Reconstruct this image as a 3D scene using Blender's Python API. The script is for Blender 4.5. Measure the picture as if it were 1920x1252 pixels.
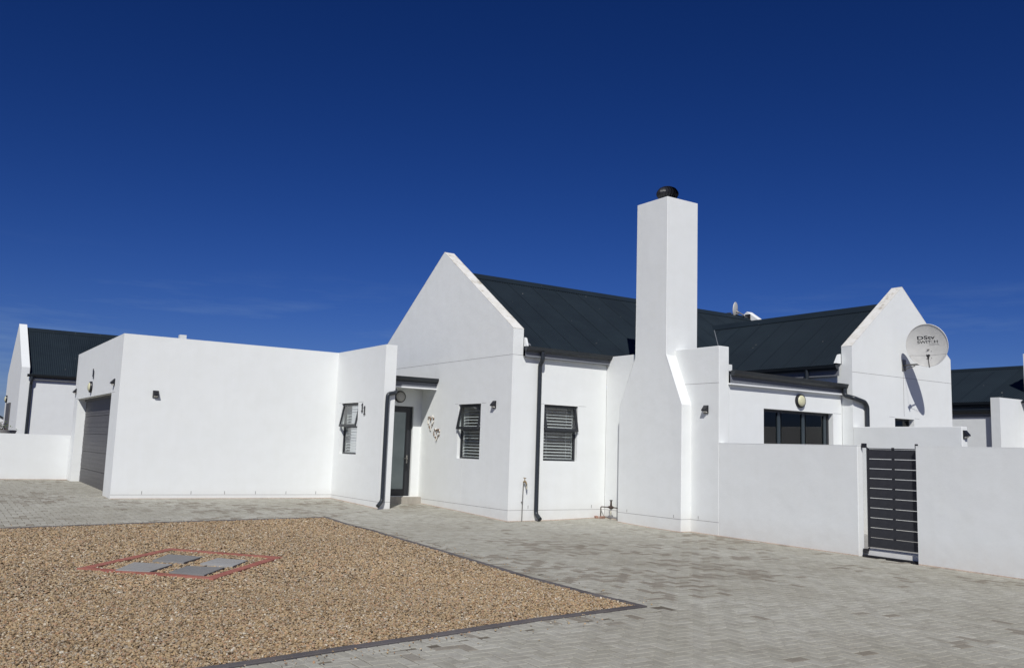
import bpy, bmesh, math, random
import numpy as np
from mathutils import Matrix, Vector
random.seed(11)
rng = np.random.default_rng(7)
scene = bpy.context.scene
for o in list(bpy.data.objects):
    bpy.data.objects.remove(o)
col = scene.collection

# ------------------------------------------------------------------ camera
C = Vector((-10.6576, -16.1069, 1.5508))
F = Vector((0.54595, 0.827945, 0.128238))
RT = Vector((0.8321, -0.553686, 0.032258))
UP = Vector((-0.097712, -0.089095, 0.991219))
FPX = 1660.306
cam = bpy.data.cameras.new('camera')
cam.sensor_width = 36
cam.lens = FPX / 1920 * 36
cam.clip_start = 0.05
cam.clip_end = 9000
co = bpy.data.objects.new('camera', cam)
col.objects.link(co)
m3 = Matrix((RT, UP, -F)).transposed()
co.matrix_world = Matrix.Translation(C) @ m3.to_4x4()
scene.camera = co

# ------------------------------------------------------------------ sky, sun, exposure
SUN_DIR = Vector((-0.75, -1.0, 1.20)).normalized()
sun_el = math.asin(SUN_DIR.z)
sun_az = math.atan2(SUN_DIR.x, SUN_DIR.y)      # clockwise from +Y
world = bpy.data.worlds.new('World')
scene.world = world
world.use_nodes = True
nt = world.node_tree
nt.nodes.clear()
sky = nt.nodes.new('ShaderNodeTexSky')
sky.sky_type = 'NISHITA'
sky.sun_disc = False
sky.sun_elevation = sun_el
sky.sun_rotation = sun_az
sky.altitude = 400
sky.air_density = 0.9
sky.dust_density = 0.25
sky.ozone_density = 4.0
gam = nt.nodes.new('ShaderNodeGamma')
gam.inputs[1].default_value = 1.3
hsv = nt.nodes.new('ShaderNodeHueSaturation')
hsv.inputs['Saturation'].default_value = 1.15
hsv.inputs['Value'].default_value = 1.0
bg = nt.nodes.new('ShaderNodeBackground')
bg.inputs[1].default_value = 0.05
wo = nt.nodes.new('ShaderNodeOutputWorld')
nt.links.new(sky.outputs[0], gam.inputs[0])
nt.links.new(gam.outputs[0], hsv.inputs['Color'])
mul = nt.nodes.new('ShaderNodeMix')
mul.data_type = 'RGBA'
mul.blend_type = 'MULTIPLY'
mul.inputs[0].default_value = 1.0
mul.inputs[7].default_value = (0.31, 0.33, 0.56, 1)     # deep polarised-looking blue, evenly over the whole sky
nt.links.new(hsv.outputs[0], mul.inputs[6])
tcw = nt.nodes.new('ShaderNodeTexCoord')
mpw = nt.nodes.new('ShaderNodeMapping')
mpw.inputs['Scale'].default_value = (3.0, 3.0, 26.0)
mpw.inputs['Rotation'].default_value = (.06, -.05, 0)
nt.links.new(tcw.outputs['Generated'], mpw.inputs['Vector'])
nzw = nt.nodes.new('ShaderNodeTexNoise')
nzw.inputs['Scale'].default_value = 1.6
nzw.inputs['Detail'].default_value = 7
nzw.inputs['Roughness'].default_value = .62
nt.links.new(mpw.outputs[0], nzw.inputs['Vector'])
sxw = nt.nodes.new('ShaderNodeSeparateXYZ')
nt.links.new(tcw.outputs['Generated'], sxw.inputs[0])
band = nt.nodes.new('ShaderNodeMapRange')        # thin cirrus lies low over the horizon
band.inputs['From Min'].default_value = .20
band.inputs['From Max'].default_value = .07
nt.links.new(sxw.outputs[2], band.inputs['Value'])
wisp = nt.nodes.new('ShaderNodeMapRange')
wisp.inputs['From Min'].default_value = .52
wisp.inputs['From Max'].default_value = .80
nt.links.new(nzw.outputs['Fac'], wisp.inputs['Value'])
mw = nt.nodes.new('ShaderNodeMath')
mw.operation = 'MULTIPLY'
nt.links.new(band.outputs[0], mw.inputs[0])
nt.links.new(wisp.outputs[0], mw.inputs[1])
mw2 = nt.nodes.new('ShaderNodeMath')
mw2.operation = 'MULTIPLY'
mw2.inputs[1].default_value = .30
nt.links.new(mw.outputs[0], mw2.inputs[0])
cir = nt.nodes.new('ShaderNodeMix')
cir.data_type = 'RGBA'
cir.inputs[7].default_value = (6.0, 8.5, 11.5, 1)
nt.links.new(mw2.outputs[0], cir.inputs[0])
nt.links.new(mul.outputs[2], cir.inputs[6])
nt.links.new(cir.outputs[2], bg.inputs[0])
nt.links.new(bg.outputs[0], wo.inputs[0])
sl = bpy.data.lights.new('sun', 'SUN')
sl.energy = 4.05
sl.angle = math.radians(0.5)
sl.color = (1.0, 0.985, 0.95)
so = bpy.data.objects.new('sun', sl)
col.objects.link(so)
so.location = (-20, -30, 40)
so.rotation_euler = SUN_DIR.to_track_quat('Z', 'Y').to_euler()
scene.render.engine = 'CYCLES'
scene.view_settings.view_transform = 'Standard'
scene.view_settings.look = 'None'
scene.view_settings.gamma = 1
scene.view_settings.use_curve_mapping = False
scene.view_settings.exposure = 0.0

# ------------------------------------------------------------------ materials
def newmat(name):
    m = bpy.data.materials.new(name)
    m.use_nodes = True
    n = m.node_tree.nodes
    return m, n, m.node_tree.links, n['Principled BSDF']

def noise(n, l, scale, detail=4, rough=.55, coord='Object', vec=None):
    t = n.new('ShaderNodeTexNoise')
    t.inputs['Scale'].default_value = scale
    t.inputs['Detail'].default_value = detail
    t.inputs['Roughness'].default_value = rough
    if vec is None:
        tc = n.new('ShaderNodeTexCoord')
        l.new(tc.outputs[coord], t.inputs['Vector'])
    else:
        l.new(vec, t.inputs['Vector'])
    return t

def ramp(n, l, fac, stops):
    r = n.new('ShaderNodeValToRGB')
    e = r.color_ramp.elements
    e[0].position, e[0].color = stops[0][0], (*stops[0][1], 1)
    e[1].position, e[1].color = stops[-1][0], (*stops[-1][1], 1)
    for p, c in stops[1:-1]:
        k = e.new(p)
        k.color = (*c, 1)
    l.new(fac, r.inputs[0])
    return r

def mix(n, l, a, b, fac, mode='MIX'):
    x = n.new('ShaderNodeMix')
    x.data_type = 'RGBA'
    x.blend_type = mode
    for k, v in ((0, fac), (6, a), (7, b)):
        if hasattr(v, 'is_linked') or hasattr(v, 'links'):
            l.new(v, x.inputs[k])
        elif k == 0:
            x.inputs[0].default_value = v
        else:
            x.inputs[k].default_value = (*v, 1)
    return x.outputs[2]

def bump(n, l, bs, h, dist, strength=1.0):
    b = n.new('ShaderNodeBump')
    b.inputs['Distance'].default_value = dist
    b.inputs['Strength'].default_value = strength
    l.new(h, b.inputs['Height'])
    l.new(b.outputs[0], bs.inputs['Normal'])

def plain(name, color, rough=.6, metal=0., nscale=30, var=.12, bdist=.001):
    m, n, l, b = newmat(name)
    t = noise(n, l, nscale)
    r = ramp(n, l, t.outputs['Fac'], [(.3, tuple(c * (1 - var) for c in color)), (.7, tuple(min(1, c * (1 + var)) for c in color))])
    l.new(r.outputs[0], b.inputs['Base Color'])
    b.inputs['Roughness'].default_value = rough
    b.inputs['Metallic'].default_value = metal
    if bdist:
        bump(n, l, b, t.outputs['Fac'], bdist)
    return m

def plaster(name, base):
    m, n, l, b = newmat(name)
    tc = n.new('ShaderNodeNewGeometry')
    P = tc.outputs['Position']
    big = noise(n, l, .55, 5, .6, vec=P)
    mid = noise(n, l, 3.0, 5, .6, vec=P)
    c1 = ramp(n, l, big.outputs['Fac'], [(.3, tuple(c * .975 for c in base)), (.7, base)])
    c2 = ramp(n, l, mid.outputs['Fac'], [(.32, (.98, .978, .972)), (.6, (1, 1, 1))])
    cc = mix(n, l, c1.outputs[0], c2.outputs[0], 1.0, 'MULTIPLY')
    # rain streaks: noise stretched down the wall
    mp = n.new('ShaderNodeMapping')
    mp.inputs['Scale'].default_value = (6, 6, .35)
    l.new(P, mp.inputs['Vector'])
    st = noise(n, l, 1.3, 4, .6, vec=mp.outputs[0])
    c3 = ramp(n, l, st.outputs['Fac'], [(.35, (.98, .98, .972)), (.6, (1, 1, 1))])
    cc = mix(n, l, cc, c3.outputs[0], .5, 'MULTIPLY')
    # splashed dust close to the paving (a stain, uneven edge)
    sx = n.new('ShaderNodeSeparateXYZ')
    l.new(P, sx.inputs[0])
    mr = n.new('ShaderNodeMapRange')
    mr.inputs['From Min'].default_value = .0
    mr.inputs['From Max'].default_value = .42
    mr.inputs['To Min'].default_value = .55
    mr.inputs['To Max'].default_value = 0
    l.new(sx.outputs[2], mr.inputs['Value'])
    dn = noise(n, l, 5, 5, .7, vec=P)
    mu = n.new('ShaderNodeMath')
    mu.operation = 'MULTIPLY'
    l.new(mr.outputs[0], mu.inputs[0])
    l.new(dn.outputs['Fac'], mu.inputs[1])
    cc = mix(n, l, cc, (.55, .49, .42), mu.outputs[0])
    l.new(cc, b.inputs['Base Color'])
    b.inputs['Roughness'].default_value = .9
    b.inputs['Specular IOR Level'].default_value = .2
    fine = noise(n, l, 60, 4, .7, vec=P)
    wav = noise(n, l, 2.2, 3, .5, vec=P)
    ad = n.new('ShaderNodeMath')
    ad.operation = 'MULTIPLY_ADD'
    ad.inputs[1].default_value = 6.0
    l.new(wav.outputs['Fac'], ad.inputs[0])
    l.new(fine.outputs['Fac'], ad.inputs[2])
    bump(n, l, b, ad.outputs[0], .0016)
    return m

WHITE = plaster('white_painted_plaster', (.785, .80, .782))
WHITE2 = plaster('white_painted_plaster_neighbour', (.75, .765, .755))

def coping_mat():
    m, n, l, b = newmat('weathered_plaster_coping')
    g = n.new('ShaderNodeNewGeometry')
    t = noise(n, l, 5, 6, .7, vec=g.outputs['Position'])
    r = ramp(n, l, t.outputs['Fac'], [(.34, (.45, .41, .34)), (.44, (.64, .62, .56)), (.6, (.72, .71, .67))])
    l.new(r.outputs[0], b.inputs['Base Color'])
    b.inputs['Roughness'].default_value = .92
    bump(n, l, b, t.outputs['Fac'], .003)
    return m
COPING = coping_mat()
JOINT = plain('plaster_joint_shadow_gap', (.28, .27, .26), .9)

def roofmat():
    m, n, l, b = newmat('charcoal_corrugated_steel')
    g = n.new('ShaderNodeNewGeometry')
    oi = n.new('ShaderNodeObjectInfo')
    t = noise(n, l, 1.1, 5, .65, vec=g.outputs['Position'])
    r = ramp(n, l, t.outputs['Fac'], [(.3, (.0110, .0172, .0232)), (.7, (.0155, .0240, .0310))])
    v = ramp(n, l, oi.outputs['Random'], [(0., (.88, .89, .9)), (1., (1.1, 1.1, 1.1))])
    c = mix(n, l, r.outputs[0], v.outputs[0], 1., 'MULTIPLY')
    sp = noise(n, l, 9, 2, .5, vec=g.outputs['Position'])
    s = ramp(n, l, sp.outputs['Fac'], [(.765, (0, 0, 0)), (.79, (1, 1, 1))])
    c = mix(n, l, c, (.30, .29, .27), s.outputs[0])
    l.new(c, b.inputs['Base Color'])
    b.inputs['Roughness'].default_value = .55
    b.inputs['Metallic'].default_value = .0
    b.inputs['Specular IOR Level'].default_value = .22
    return m
ROOF = roofmat()
GUTTER = plain('charcoal_coated_gutter', (.022, .027, .033), .38, 0, 12, .15, 0)
FASCIA = plain('grey_fascia_gutter_shade', (.17, .18, .20), .7)  # light grey board; shade under the gutter is darkened into this colour
BLACK = plain('black_powder_coat', (.014, .014, .017), .4, 0, 40, .2, 0)
ALU = plain('charcoal_aluminium_frame', (.020, .022, .026), .42, 0, 40, .2, 0)
BLUEALU = plain('blue_grey_sliding_frame', (.035, .048, .056), .4, 0, 40, .15, 0)
SLAT = plain('white_blind_slat', (.80, .81, .80), .5, 0, 40, .03, 0)
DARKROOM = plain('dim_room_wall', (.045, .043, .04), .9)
GDOOR = plain('grey_garage_panel', (.088, .085, .086), .55, 0, 8, .12, .0005)
GATE = plain('charcoal_gate_slat', (.030, .031, .036), .5, 0, 20, .15, .0003)
LAMPG = plain('yellowed_opal_lens', (.62, .60, .40), .35, 0, 20, .08, 0)
LENS = plain('frosted_lens', (.6, .58, .52), .4)
DISH = plain('cream_grey_dish_paint', (.60, .59, .555), .5, 0, 6, .06, 0)
INK = plain('black_print', (.018, .018, .02), .6)
GREYINK = plain('grey_print', (.32, .31, .30), .6)
STEEL = plain('dull_galvanised_steel', (.24, .23, .21), .5, .5, 30, .2)
BRASS = plain('tarnished_brass', (.30, .21, .10), .45, .6)
RUST = plain('rusty_iron_pipe', (.055, .036, .028), .8, .0, 30, .35)
TILE = plain('beige_step_tile', (.36, .33, .28), .6, 0, 14, .08)
SHELL = plain('pale_shell', (.70, .66, .58), .7, 0, 50, .2)
WOOD = plain('brown_driftwood', (.17, .10, .055), .8, 0, 50, .3)
BRICK = plain('orange_clay_brick', (.33, .19, .14), .9, 0, 40, .2)
CLOTH = plain('pale_rag', (.50, .47, .38), .9)

def paver_mat(name, stops, dirt=(.17, .15, .125)):
    m, n, l, b = newmat(name)
    g = n.new('ShaderNodeNewGeometry')
    at = n.new('ShaderNodeAttribute')
    at.attribute_name = 'tone'
    P = g.outputs['Position']
    r = ramp(n, l, at.outputs['Fac'], stops)
    big = noise(n, l, .35, 5, .6, vec=P)
    r2 = ramp(n, l, big.outputs['Fac'], [(.32, (.86, .84, .81)), (.62, (1.04, 1.04, 1.04))])
    c = mix(n, l, r.outputs[0], r2.outputs[0], 1., 'MULTIPLY')
    sp = noise(n, l, 130, 3, .8, vec=P)
    r3 = ramp(n, l, sp.outputs['Fac'], [(.25, (.78, .78, .78)), (.75, (1.18, 1.18, 1.17))])
    c = mix(n, l, c, r3.outputs[0], 1., 'MULTIPLY')
    md = noise(n, l, 7, 5, .7, vec=P)
    r4 = ramp(n, l, md.outputs['Fac'], [(.45, (0, 0, 0)), (.75, (.55, .55, .55))])
    c = mix(n, l, c, dirt, r4.outputs[0])
    l.new(c, b.inputs['Base Color'])
    b.inputs['Roughness'].default_value = .88
    b.inputs['Specular IOR Level'].default_value = .25
    bump(n, l, b, sp.outputs['Fac'], .0012)
    return m
PAVE = paver_mat('grey_concrete_paver', [(0, (.235, .210, .170)), (.16, (.265, .243, .203)), (.3, (.345, .334, .284)), (.75, (.380, .369, .320)), (1, (.418, .408, .358))])
EDGE = paver_mat('charcoal_edging', [(0, (.085, .078, .082)), (1, (.125, .115, .118))], (.15, .13, .11))
RED = paver_mat('red_oxide_paver', [(0, (.30, .10, .08)), (1, (.36, .14, .11))], (.33, .17, .11))
SLAB = paver_mat('smooth_grey_slab', [(0, (.20, .20, .20)), (1, (.33, .33, .325))], (.24, .22, .19))

def sand():
    m, n, l, b = newmat('sandy_joint_bed')
    g = n.new('ShaderNodeNewGeometry')
    t = noise(n, l, 3, 6, .7, vec=g.outputs['Position'])
    r = ramp(n, l, t.outputs['Fac'], [(.3, (.095, .08, .06)), (.7, (.14, .12, .09))])
    l.new(r.outputs[0], b.inputs['Base Color'])
    b.inputs['Roughness'].default_value = .95
    f = noise(n, l, 160, 2, .7, vec=g.outputs['Position'])
    bump(n, l, b, f.outputs['Fac'], .002)
    return m
SAND = sand()

def gravelmat(name, island=True):
    m, n, l, b = newmat(name)
    g = n.new('ShaderNodeNewGeometry')
    if island:
        src = g.outputs['Random Per Island']
    else:
        v = n.new('ShaderNodeTexVoronoi')
        v.inputs['Scale'].default_value = 42
        l.new(g.outputs['Position'], v.inputs['Vector'])
        sx = n.new('ShaderNodeSeparateColor')
        l.new(v.outputs['Color'], sx.inputs[0])
        src = sx.outputs[0]
    r = ramp(n, l, src, [(0, (.09, .065, .040)), (.14, (.23, .165, .10)), (.3, (.40, .285, .155)), (.45, (.35, .275, .18)), (.6, (.44, .335, .195)), (.74, (.38, .23, .14)), (.84, (.32, .275, .215)), (.96, (.46, .39, .285)), (1, (.64, .59, .49))])
    big = noise(n, l, .5, 4, .6, vec=g.outputs['Position'])
    r2 = ramp(n, l, big.outputs['Fac'], [(.3, (.90, .90, .90)), (.7, (1.08, 1.06, 1.03))])
    c = mix(n, l, r.outputs[0], r2.outputs[0], 1., 'MULTIPLY')
    l.new(c, b.inputs['Base Color'])
    b.inputs['Roughness'].default_value = .8
    b.inputs['Specular IOR Level'].default_value = .3
    return m
GRAVEL = gravelmat('tan_gravel')
GRAVELBED = gravelmat('tan_gravel_bed', False)
GROUND = plain('dry_sandy_soil', (.22, .18, .13), .95, 0, 1.2, .25)

def glass(name, rough=.03, tint=(.55, .6, .6), alpha=.45):
    m, n, l, b = newmat(name)
    out = [x for x in n if x.type == 'OUTPUT_MATERIAL'][0]
    tr = n.new('ShaderNodeBsdfTransparent')
    tr.inputs[0].default_value = (*tint, 1)
    gl = n.new('ShaderNodeBsdfGlossy')
    gl.inputs['Roughness'].default_value = rough
    gl.inputs['Color'].default_value = (1, 1, 1, 1)
    fr = n.new('ShaderNodeFresnel')
    fr.inputs['IOR'].default_value = 1.55
    mr = n.new('ShaderNodeMapRange')
    mr.inputs['To Min'].default_value = .02 if name.startswith('dark') else .05
    mr.inputs['To Max'].default_value = .6 if name.startswith('dark') else 1.
    l.new(fr.outputs[0], mr.inputs['Value'])
    ge = n.new('ShaderNodeNewGeometry')
    inv = n.new('ShaderNodeMath')
    inv.operation = 'SUBTRACT'
    inv.inputs[0].default_value = 1.0
    l.new(ge.outputs['Backfacing'], inv.inputs[1])
    fm = n.new('ShaderNodeMath')
    fm.operation = 'MULTIPLY'
    l.new(mr.outputs[0], fm.inputs[0])
    l.new(inv.outputs[0], fm.inputs[1])
    t = noise(n, l, .9, 2)
    bm = n.new('ShaderNodeBump')
    bm.inputs['Distance'].default_value = .004
    l.new(t.outputs['Fac'], bm.inputs['Height'])
    l.new(bm.outputs[0], gl.inputs['Normal'])
    mx = n.new('ShaderNodeMixShader')
    l.new(fm.outputs[0], mx.inputs[0])
    l.new(tr.outputs[0], mx.inputs[1])
    l.new(gl.outputs[0], mx.inputs[2])
    l.new(mx.outputs[0], out.inputs['Surface'])
    return m
GLASS = glass('window_glass', .02, (.90, .92, .92))
DGLASS = glass('dark_tinted_glass', .02, (.16, .17, .18), .0)
def frosted():
    m, n, l, b = newmat('frosted_door_glass')
    t = noise(n, l, 1.5, 3)
    r = ramp(n, l, t.outputs['Fac'], [(.3, (.20, .245, .24)), (.7, (.27, .32, .31))])
    l.new(r.outputs[0], b.inputs['Base Color'])
    b.inputs['Roughness'].default_value = .22
    b.inputs['Specular IOR Level'].default_value = .7
    return m
FROST = frosted()

# ------------------------------------------------------------------ helpers
def tag(o, label=None, cat=None, group=None, kind=None):
    if label: o['label'] = label
    if cat: o['category'] = cat
    if group: o['group'] = group
    if kind: o['kind'] = kind
    return o

def empty(name, loc, label=None, cat=None, group=None, kind=None):
    o = bpy.data.objects.new(name, None)
    col.objects.link(o)
    o.location = loc
    o.empty_display_size = .2
    return tag(o, label, cat, group, kind)

class MB:
    """collects faces of one mesh in world coordinates"""
    def __init__(self):
        self.v, self.f, self.mi = [], [], []
        self.cur = 0
    def quad(self, a, b, c, d):
        i = len(self.v)
        self.v += [a, b, c, d]
        self.f.append((i, i + 1, i + 2, i + 3)); self.mi.append(self.cur)
    def poly(self, pts):
        i = len(self.v)
        self.v += list(pts)
        self.f.append(tuple(range(i, i + len(pts)))); self.mi.append(self.cur)
    def hexa(self, p):
        # p: 8 points, bottom loop 0-3 and top loop 4-7
        i = len(self.v)
        self.v += [tuple(q) for q in p]
        for q in ((3, 2, 1, 0), (4, 5, 6, 7), (0, 1, 5, 4), (1, 2, 6, 5), (2, 3, 7, 6), (3, 0, 4, 7)):
            self.f.append(tuple(i + k for k in q)); self.mi.append(self.cur)
        return self
    def box(self, x0, x1, y0, y1, z0, z1):
        x0, x1 = min(x0, x1), max(x0, x1); y0, y1 = min(y0, y1), max(y0, y1); z0, z1 = min(z0, z1), max(z0, z1)
        return self.hexa([(x0, y0, z0), (x1, y0, z0), (x1, y1, z0), (x0, y1, z0), (x0, y0, z1), (x1, y0, z1), (x1, y1, z1), (x0, y1, z1)])
    def prism(self, pts, axis, a, b, capmat=None):
        """polygon pts (2D) extruded along axis from a to b. axis x: (y,z), axis y: (x,z), axis z: (x,y)"""
        def P(u, w, t):
            return {'x': (t, u, w), 'y': (u, t, w), 'z': (u, w, t)}[axis]
        n = len(pts)
        i = len(self.v)
        self.v += [P(u, w, a) for u, w in pts] + [P(u, w, b) for u, w in pts]
        self.f.append(tuple(i + k for k in reversed(range(n)))); self.mi.append(self.cur)
        self.f.append(tuple(i + n + k for k in range(n))); self.mi.append(self.cur)
        for k in range(n):
            q = (k + 1) % n
            self.f.append((i + k, i + q, i + n + q, i + n + k)); self.mi.append(self.cur)
        return self
    def tube(self, pts, r, seg=10, cap=True, sq=None):
        """round tube (or rectangular section sq=(w,h)) along points"""
        pts = [Vector(p) for p in pts]
        rings = []
        prevn = None
        for k, p in enumerate(pts):
            if k == 0: d = pts[1] - pts[0]
            elif k == len(pts) - 1: d = pts[-1] - pts[-2]
            else: d = (pts[k + 1] - p).normalized() + (p - pts[k - 1]).normalized()
            d.normalize()
            if prevn is None:
                ref = Vector((0, 0, 1)) if abs(d.z) < .9 else Vector((1, 0, 0))
                u = d.cross(ref).normalized()
            else:
                u = (prevn - d * prevn.dot(d)).normalized()
            prevn = u
            w = d.cross(u)
            rr = r[k] if isinstance(r, (list, tuple)) else r
            if sq:
                offs = [(-sq[0] / 2, -sq[1] / 2), (sq[0] / 2, -sq[1] / 2), (sq[0] / 2, sq[1] / 2), (-sq[0] / 2, sq[1] / 2)]
                rings.append([p + u * a + w * b for a, b in offs])
            else:
                rings.append([p + (u * math.cos(t) + w * math.sin(t)) * rr for t in [2 * math.pi * j / seg for j in range(seg)]])
        i = len(self.v)
        n = len(rings[0])
        for rg in rings: self.v += [tuple(q) for q in rg]
        for k in range(len(rings) - 1):
            for j in range(n):
                a = i + k * n + j; b = i + k * n + (j + 1) % n
                self.f.append((a, b, b + n, a + n)); self.mi.append(self.cur)
        if cap:
            self.f.append(tuple(i + j for j in reversed(range(n)))); self.mi.append(self.cur)
            self.f.append(tuple(i + (len(rings) - 1) * n + j for j in range(n))); self.mi.append(self.cur)
        return self
    def lathe(self, prof, origin, axis, seg=24):
        """prof: list of (r, h) along axis"""
        axis = Vector(axis).normalized()
        ref = Vector((0, 0, 1)) if abs(axis.z) < .9 else Vector((1, 0, 0))
        u = axis.cross(ref).normalized(); w = axis.cross(u)
        o = Vector(origin)
        i = len(self.v)
        for r, h in prof:
            for j in range(seg):
                t = 2 * math.pi * j / seg
                self.v.append(tuple(o + axis * h + (u * math.cos(t) + w * math.sin(t)) * max(r, 1e-4)))
        for k in range(len(prof) - 1):
            for j in range(seg):
                a = i + k * seg + j; b = i + k * seg + (j + 1) % seg
                self.f.append((a, b, b + seg, a + seg)); self.mi.append(self.cur)
        self.f.append(tuple(i + j for j in reversed(range(seg)))); self.mi.append(self.cur)
        self.f.append(tuple(i + (len(prof) - 1) * seg + j for j in range(seg))); self.mi.append(self.cur)
        return self
    def build(self, name, mats, parent=None, smooth=False, bevel=0, recalc=True):
        me = bpy.data.meshes.new(name)
        me.from_pydata([tuple(v) for v in self.v], [], self.f)
        if not isinstance(mats, (list, tuple)): mats = [mats]
        for m in mats: me.materials.append(m)
        if len(mats) > 1:
            me.polygons.foreach_set('material_index', self.mi)
        if recalc:
            bm = bmesh.new(); bm.from_mesh(me)
            bmesh.ops.remove_doubles(bm, verts=bm.verts, dist=1e-5)
            bmesh.ops.recalc_face_normals(bm, faces=bm.faces)
            bm.to_mesh(me); bm.free()
        if smooth:
            me.polygons.foreach_set('use_smooth', [True] * len(me.polygons))
        o = bpy.data.objects.new(name, me)
        col.objects.link(o)
        if smooth:
            try:
                with bpy.context.temp_override(object=o, active_object=o, selected_objects=[o], selected_editable_objects=[o]):
                    bpy.ops.object.shade_smooth_by_angle(angle=math.radians(40))
            except Exception:
                pass
        if bevel:
            bv = o.modifiers.new('bevel', 'BEVEL')
            bv.width = bevel; bv.segments = 2; bv.limit_method = 'ANGLE'; bv.angle_limit = math.radians(40)
        if parent:
            adopt(o, parent)
        return o

def world_loc(o):
    v = Vector(o.location)
    while o.parent:
        o = o.parent
        v = v + Vector(o.location)
    return v

def adopt(o, parent):
    o.parent = parent
    o.matrix_parent_inverse = Matrix.Translation(-world_loc(parent))
    # parents carry only translations, children are modelled in world coordinates
    o.location = (0, 0, 0)
    if parent.type == 'MESH':
        o.matrix_parent_inverse = Matrix.Identity(4)

def wall_grid(mb, axis, p0, p1, u0, u1, z0, z1, holes=()):
    """wall slab between planes axis=p0 and axis=p1, spanning u0..u1, z0..z1, with rectangular holes (u,u,z,z)"""
    us = sorted({u0, u1, *[h[0] for h in holes], *[h[1] for h in holes]})
    zs = sorted({z0, z1, *[h[2] for h in holes], *[h[3] for h in holes]})
    nu, nz = len(us) - 1, len(zs) - 1
    def solid(i, j):
        if i < 0 or j < 0 or i >= nu or j >= nz: return False
        cu, cz = (us[i] + us[i + 1]) / 2, (zs[j] + zs[j + 1]) / 2
        return not any(h[0] < cu < h[1] and h[2] < cz < h[3] for h in holes)
    def P(p, u, z): return (p, u, z) if axis == 'x' else (u, p, z)
    for i in range(nu):
        for j in range(nz):
            if not solid(i, j): continue
            a, b, c, d = us[i], us[i + 1], zs[j], zs[j + 1]
            mb.quad(P(p0, a, c), P(p0, b, c), P(p0, b, d), P(p0, a, d))
            mb.quad(P(p1, a, c), P(p1, a, d), P(p1, b, d), P(p1, b, c))
            if not solid(i - 1, j): mb.quad(P(p0, a, c), P(p0, a, d), P(p1, a, d), P(p1, a, c))
            if not solid(i + 1, j): mb.quad(P(p0, b, c), P(p1, b, c), P(p1, b, d), P(p0, b, d))
            if not solid(i, j - 1): mb.quad(P(p0, a, c), P(p1, a, c), P(p1, b, c), P(p0, b, c))
            if not solid(i, j + 1): mb.quad(P(p0, a, d), P(p0, b, d), P(p1, b, d), P(p1, a, d))
    return mb

def hit(px, py, z):
    v = F + RT * ((px - 960) / FPX) - UP * ((py - 626) / FPX)
    t = (z - C.z) / v.z
    return C + v * t

def gz(x, y):
    g = .036 * y / (1 + .07 * y) if y > 0 else .007 * max(y, -14)
    g += .045 * math.exp(-((x - 2.67) ** 2 + (y) ** 2) / 1.5)
    return g

def ghit(px, py):
    z = 0.
    for _ in range(12):
        p = hit(px, py, z)
        z = gz(p.x, p.y)
    return (p.x, p.y)

# ------------------------------------------------------------------ terrain
g = MB()
R = 4000
g.quad((-R, -R, -.45), (R, -R, -.45), (R, R, -.45), (-R, R, -.45))
tag(g.build('ground', GROUND), kind='structure')

# key plan numbers (metres)
A, Bx = 2.672, 6.60                 # street side wall plane, second wing plane
Y2 = -3.537
XG, YG, YG2, X11, X11R, YE = -6.967, 5.635, 12.669, -1.728, -1.438, 2.778
YD = 4.147
ZP, ZJ, ZL, ZD, ZG = 3.757, 3.603, 2.556, .236, 3.885
W = 6.574; YH = W / 2

# outline of the gravel bed from the outer kerb line
bed_raw = [(-60, 992), (0, 990), (150, 984.5), (300, 979), (460, 974), (612, 969)]
far_edge = [ghit(*p) for p in bed_raw]
east_edge = [ghit(*p) for p in [(700, 994), (800, 1023), (1000, 1083), (1110, 1111.5), (1214, 1137)]]
near_edge = [ghit(*p) for p in [(1100, 1152), (1000, 1165), (820, 1193), (600, 1226), (430, 1252)]]
near_edge += [(-10.4, near_edge[-1][1] - .12), (-13.5, near_edge[-1][1] - .3)]
far0 = (-13.5, far_edge[0][1] - .6)
bed = [far0] + far_edge + east_edge + near_edge

def inside(p, poly):
    x, y = p; c = False
    n = len(poly)
    for i in range(n):
        x1, y1 = poly[i]; x2, y2 = poly[(i + 1) % n]
        if (y1 > y) != (y2 > y) and x < (x2 - x1) * (y - y1) / (y2 - y1) + x1: c = not c
    return c

def offset(poly, d):
    """inward offset of a polygon (any orientation)"""
    area = sum(poly[i][0] * poly[(i + 1) % len(poly)][1] - poly[(i + 1) % len(poly)][0] * poly[i][1] for i in range(len(poly)))
    s = 1 if area > 0 else -1
    out = []
    n = len(poly)
    for i in range(n):
        p0, p1, p2 = Vector(poly[i - 1]), Vector(poly[i]), Vector(poly[(i + 1) % n])
        n1 = Vector((-(p1 - p0).y, (p1 - p0).x)).normalized() * s
        n2 = Vector((-(p2 - p1).y, (p2 - p1).x)).normalized() * s
        b = (n1 + n2)
        b = b / max(.25, b.dot(n1))
        q = p1 + b * d
        out.append((q.x, q.y))
    return out

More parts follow.
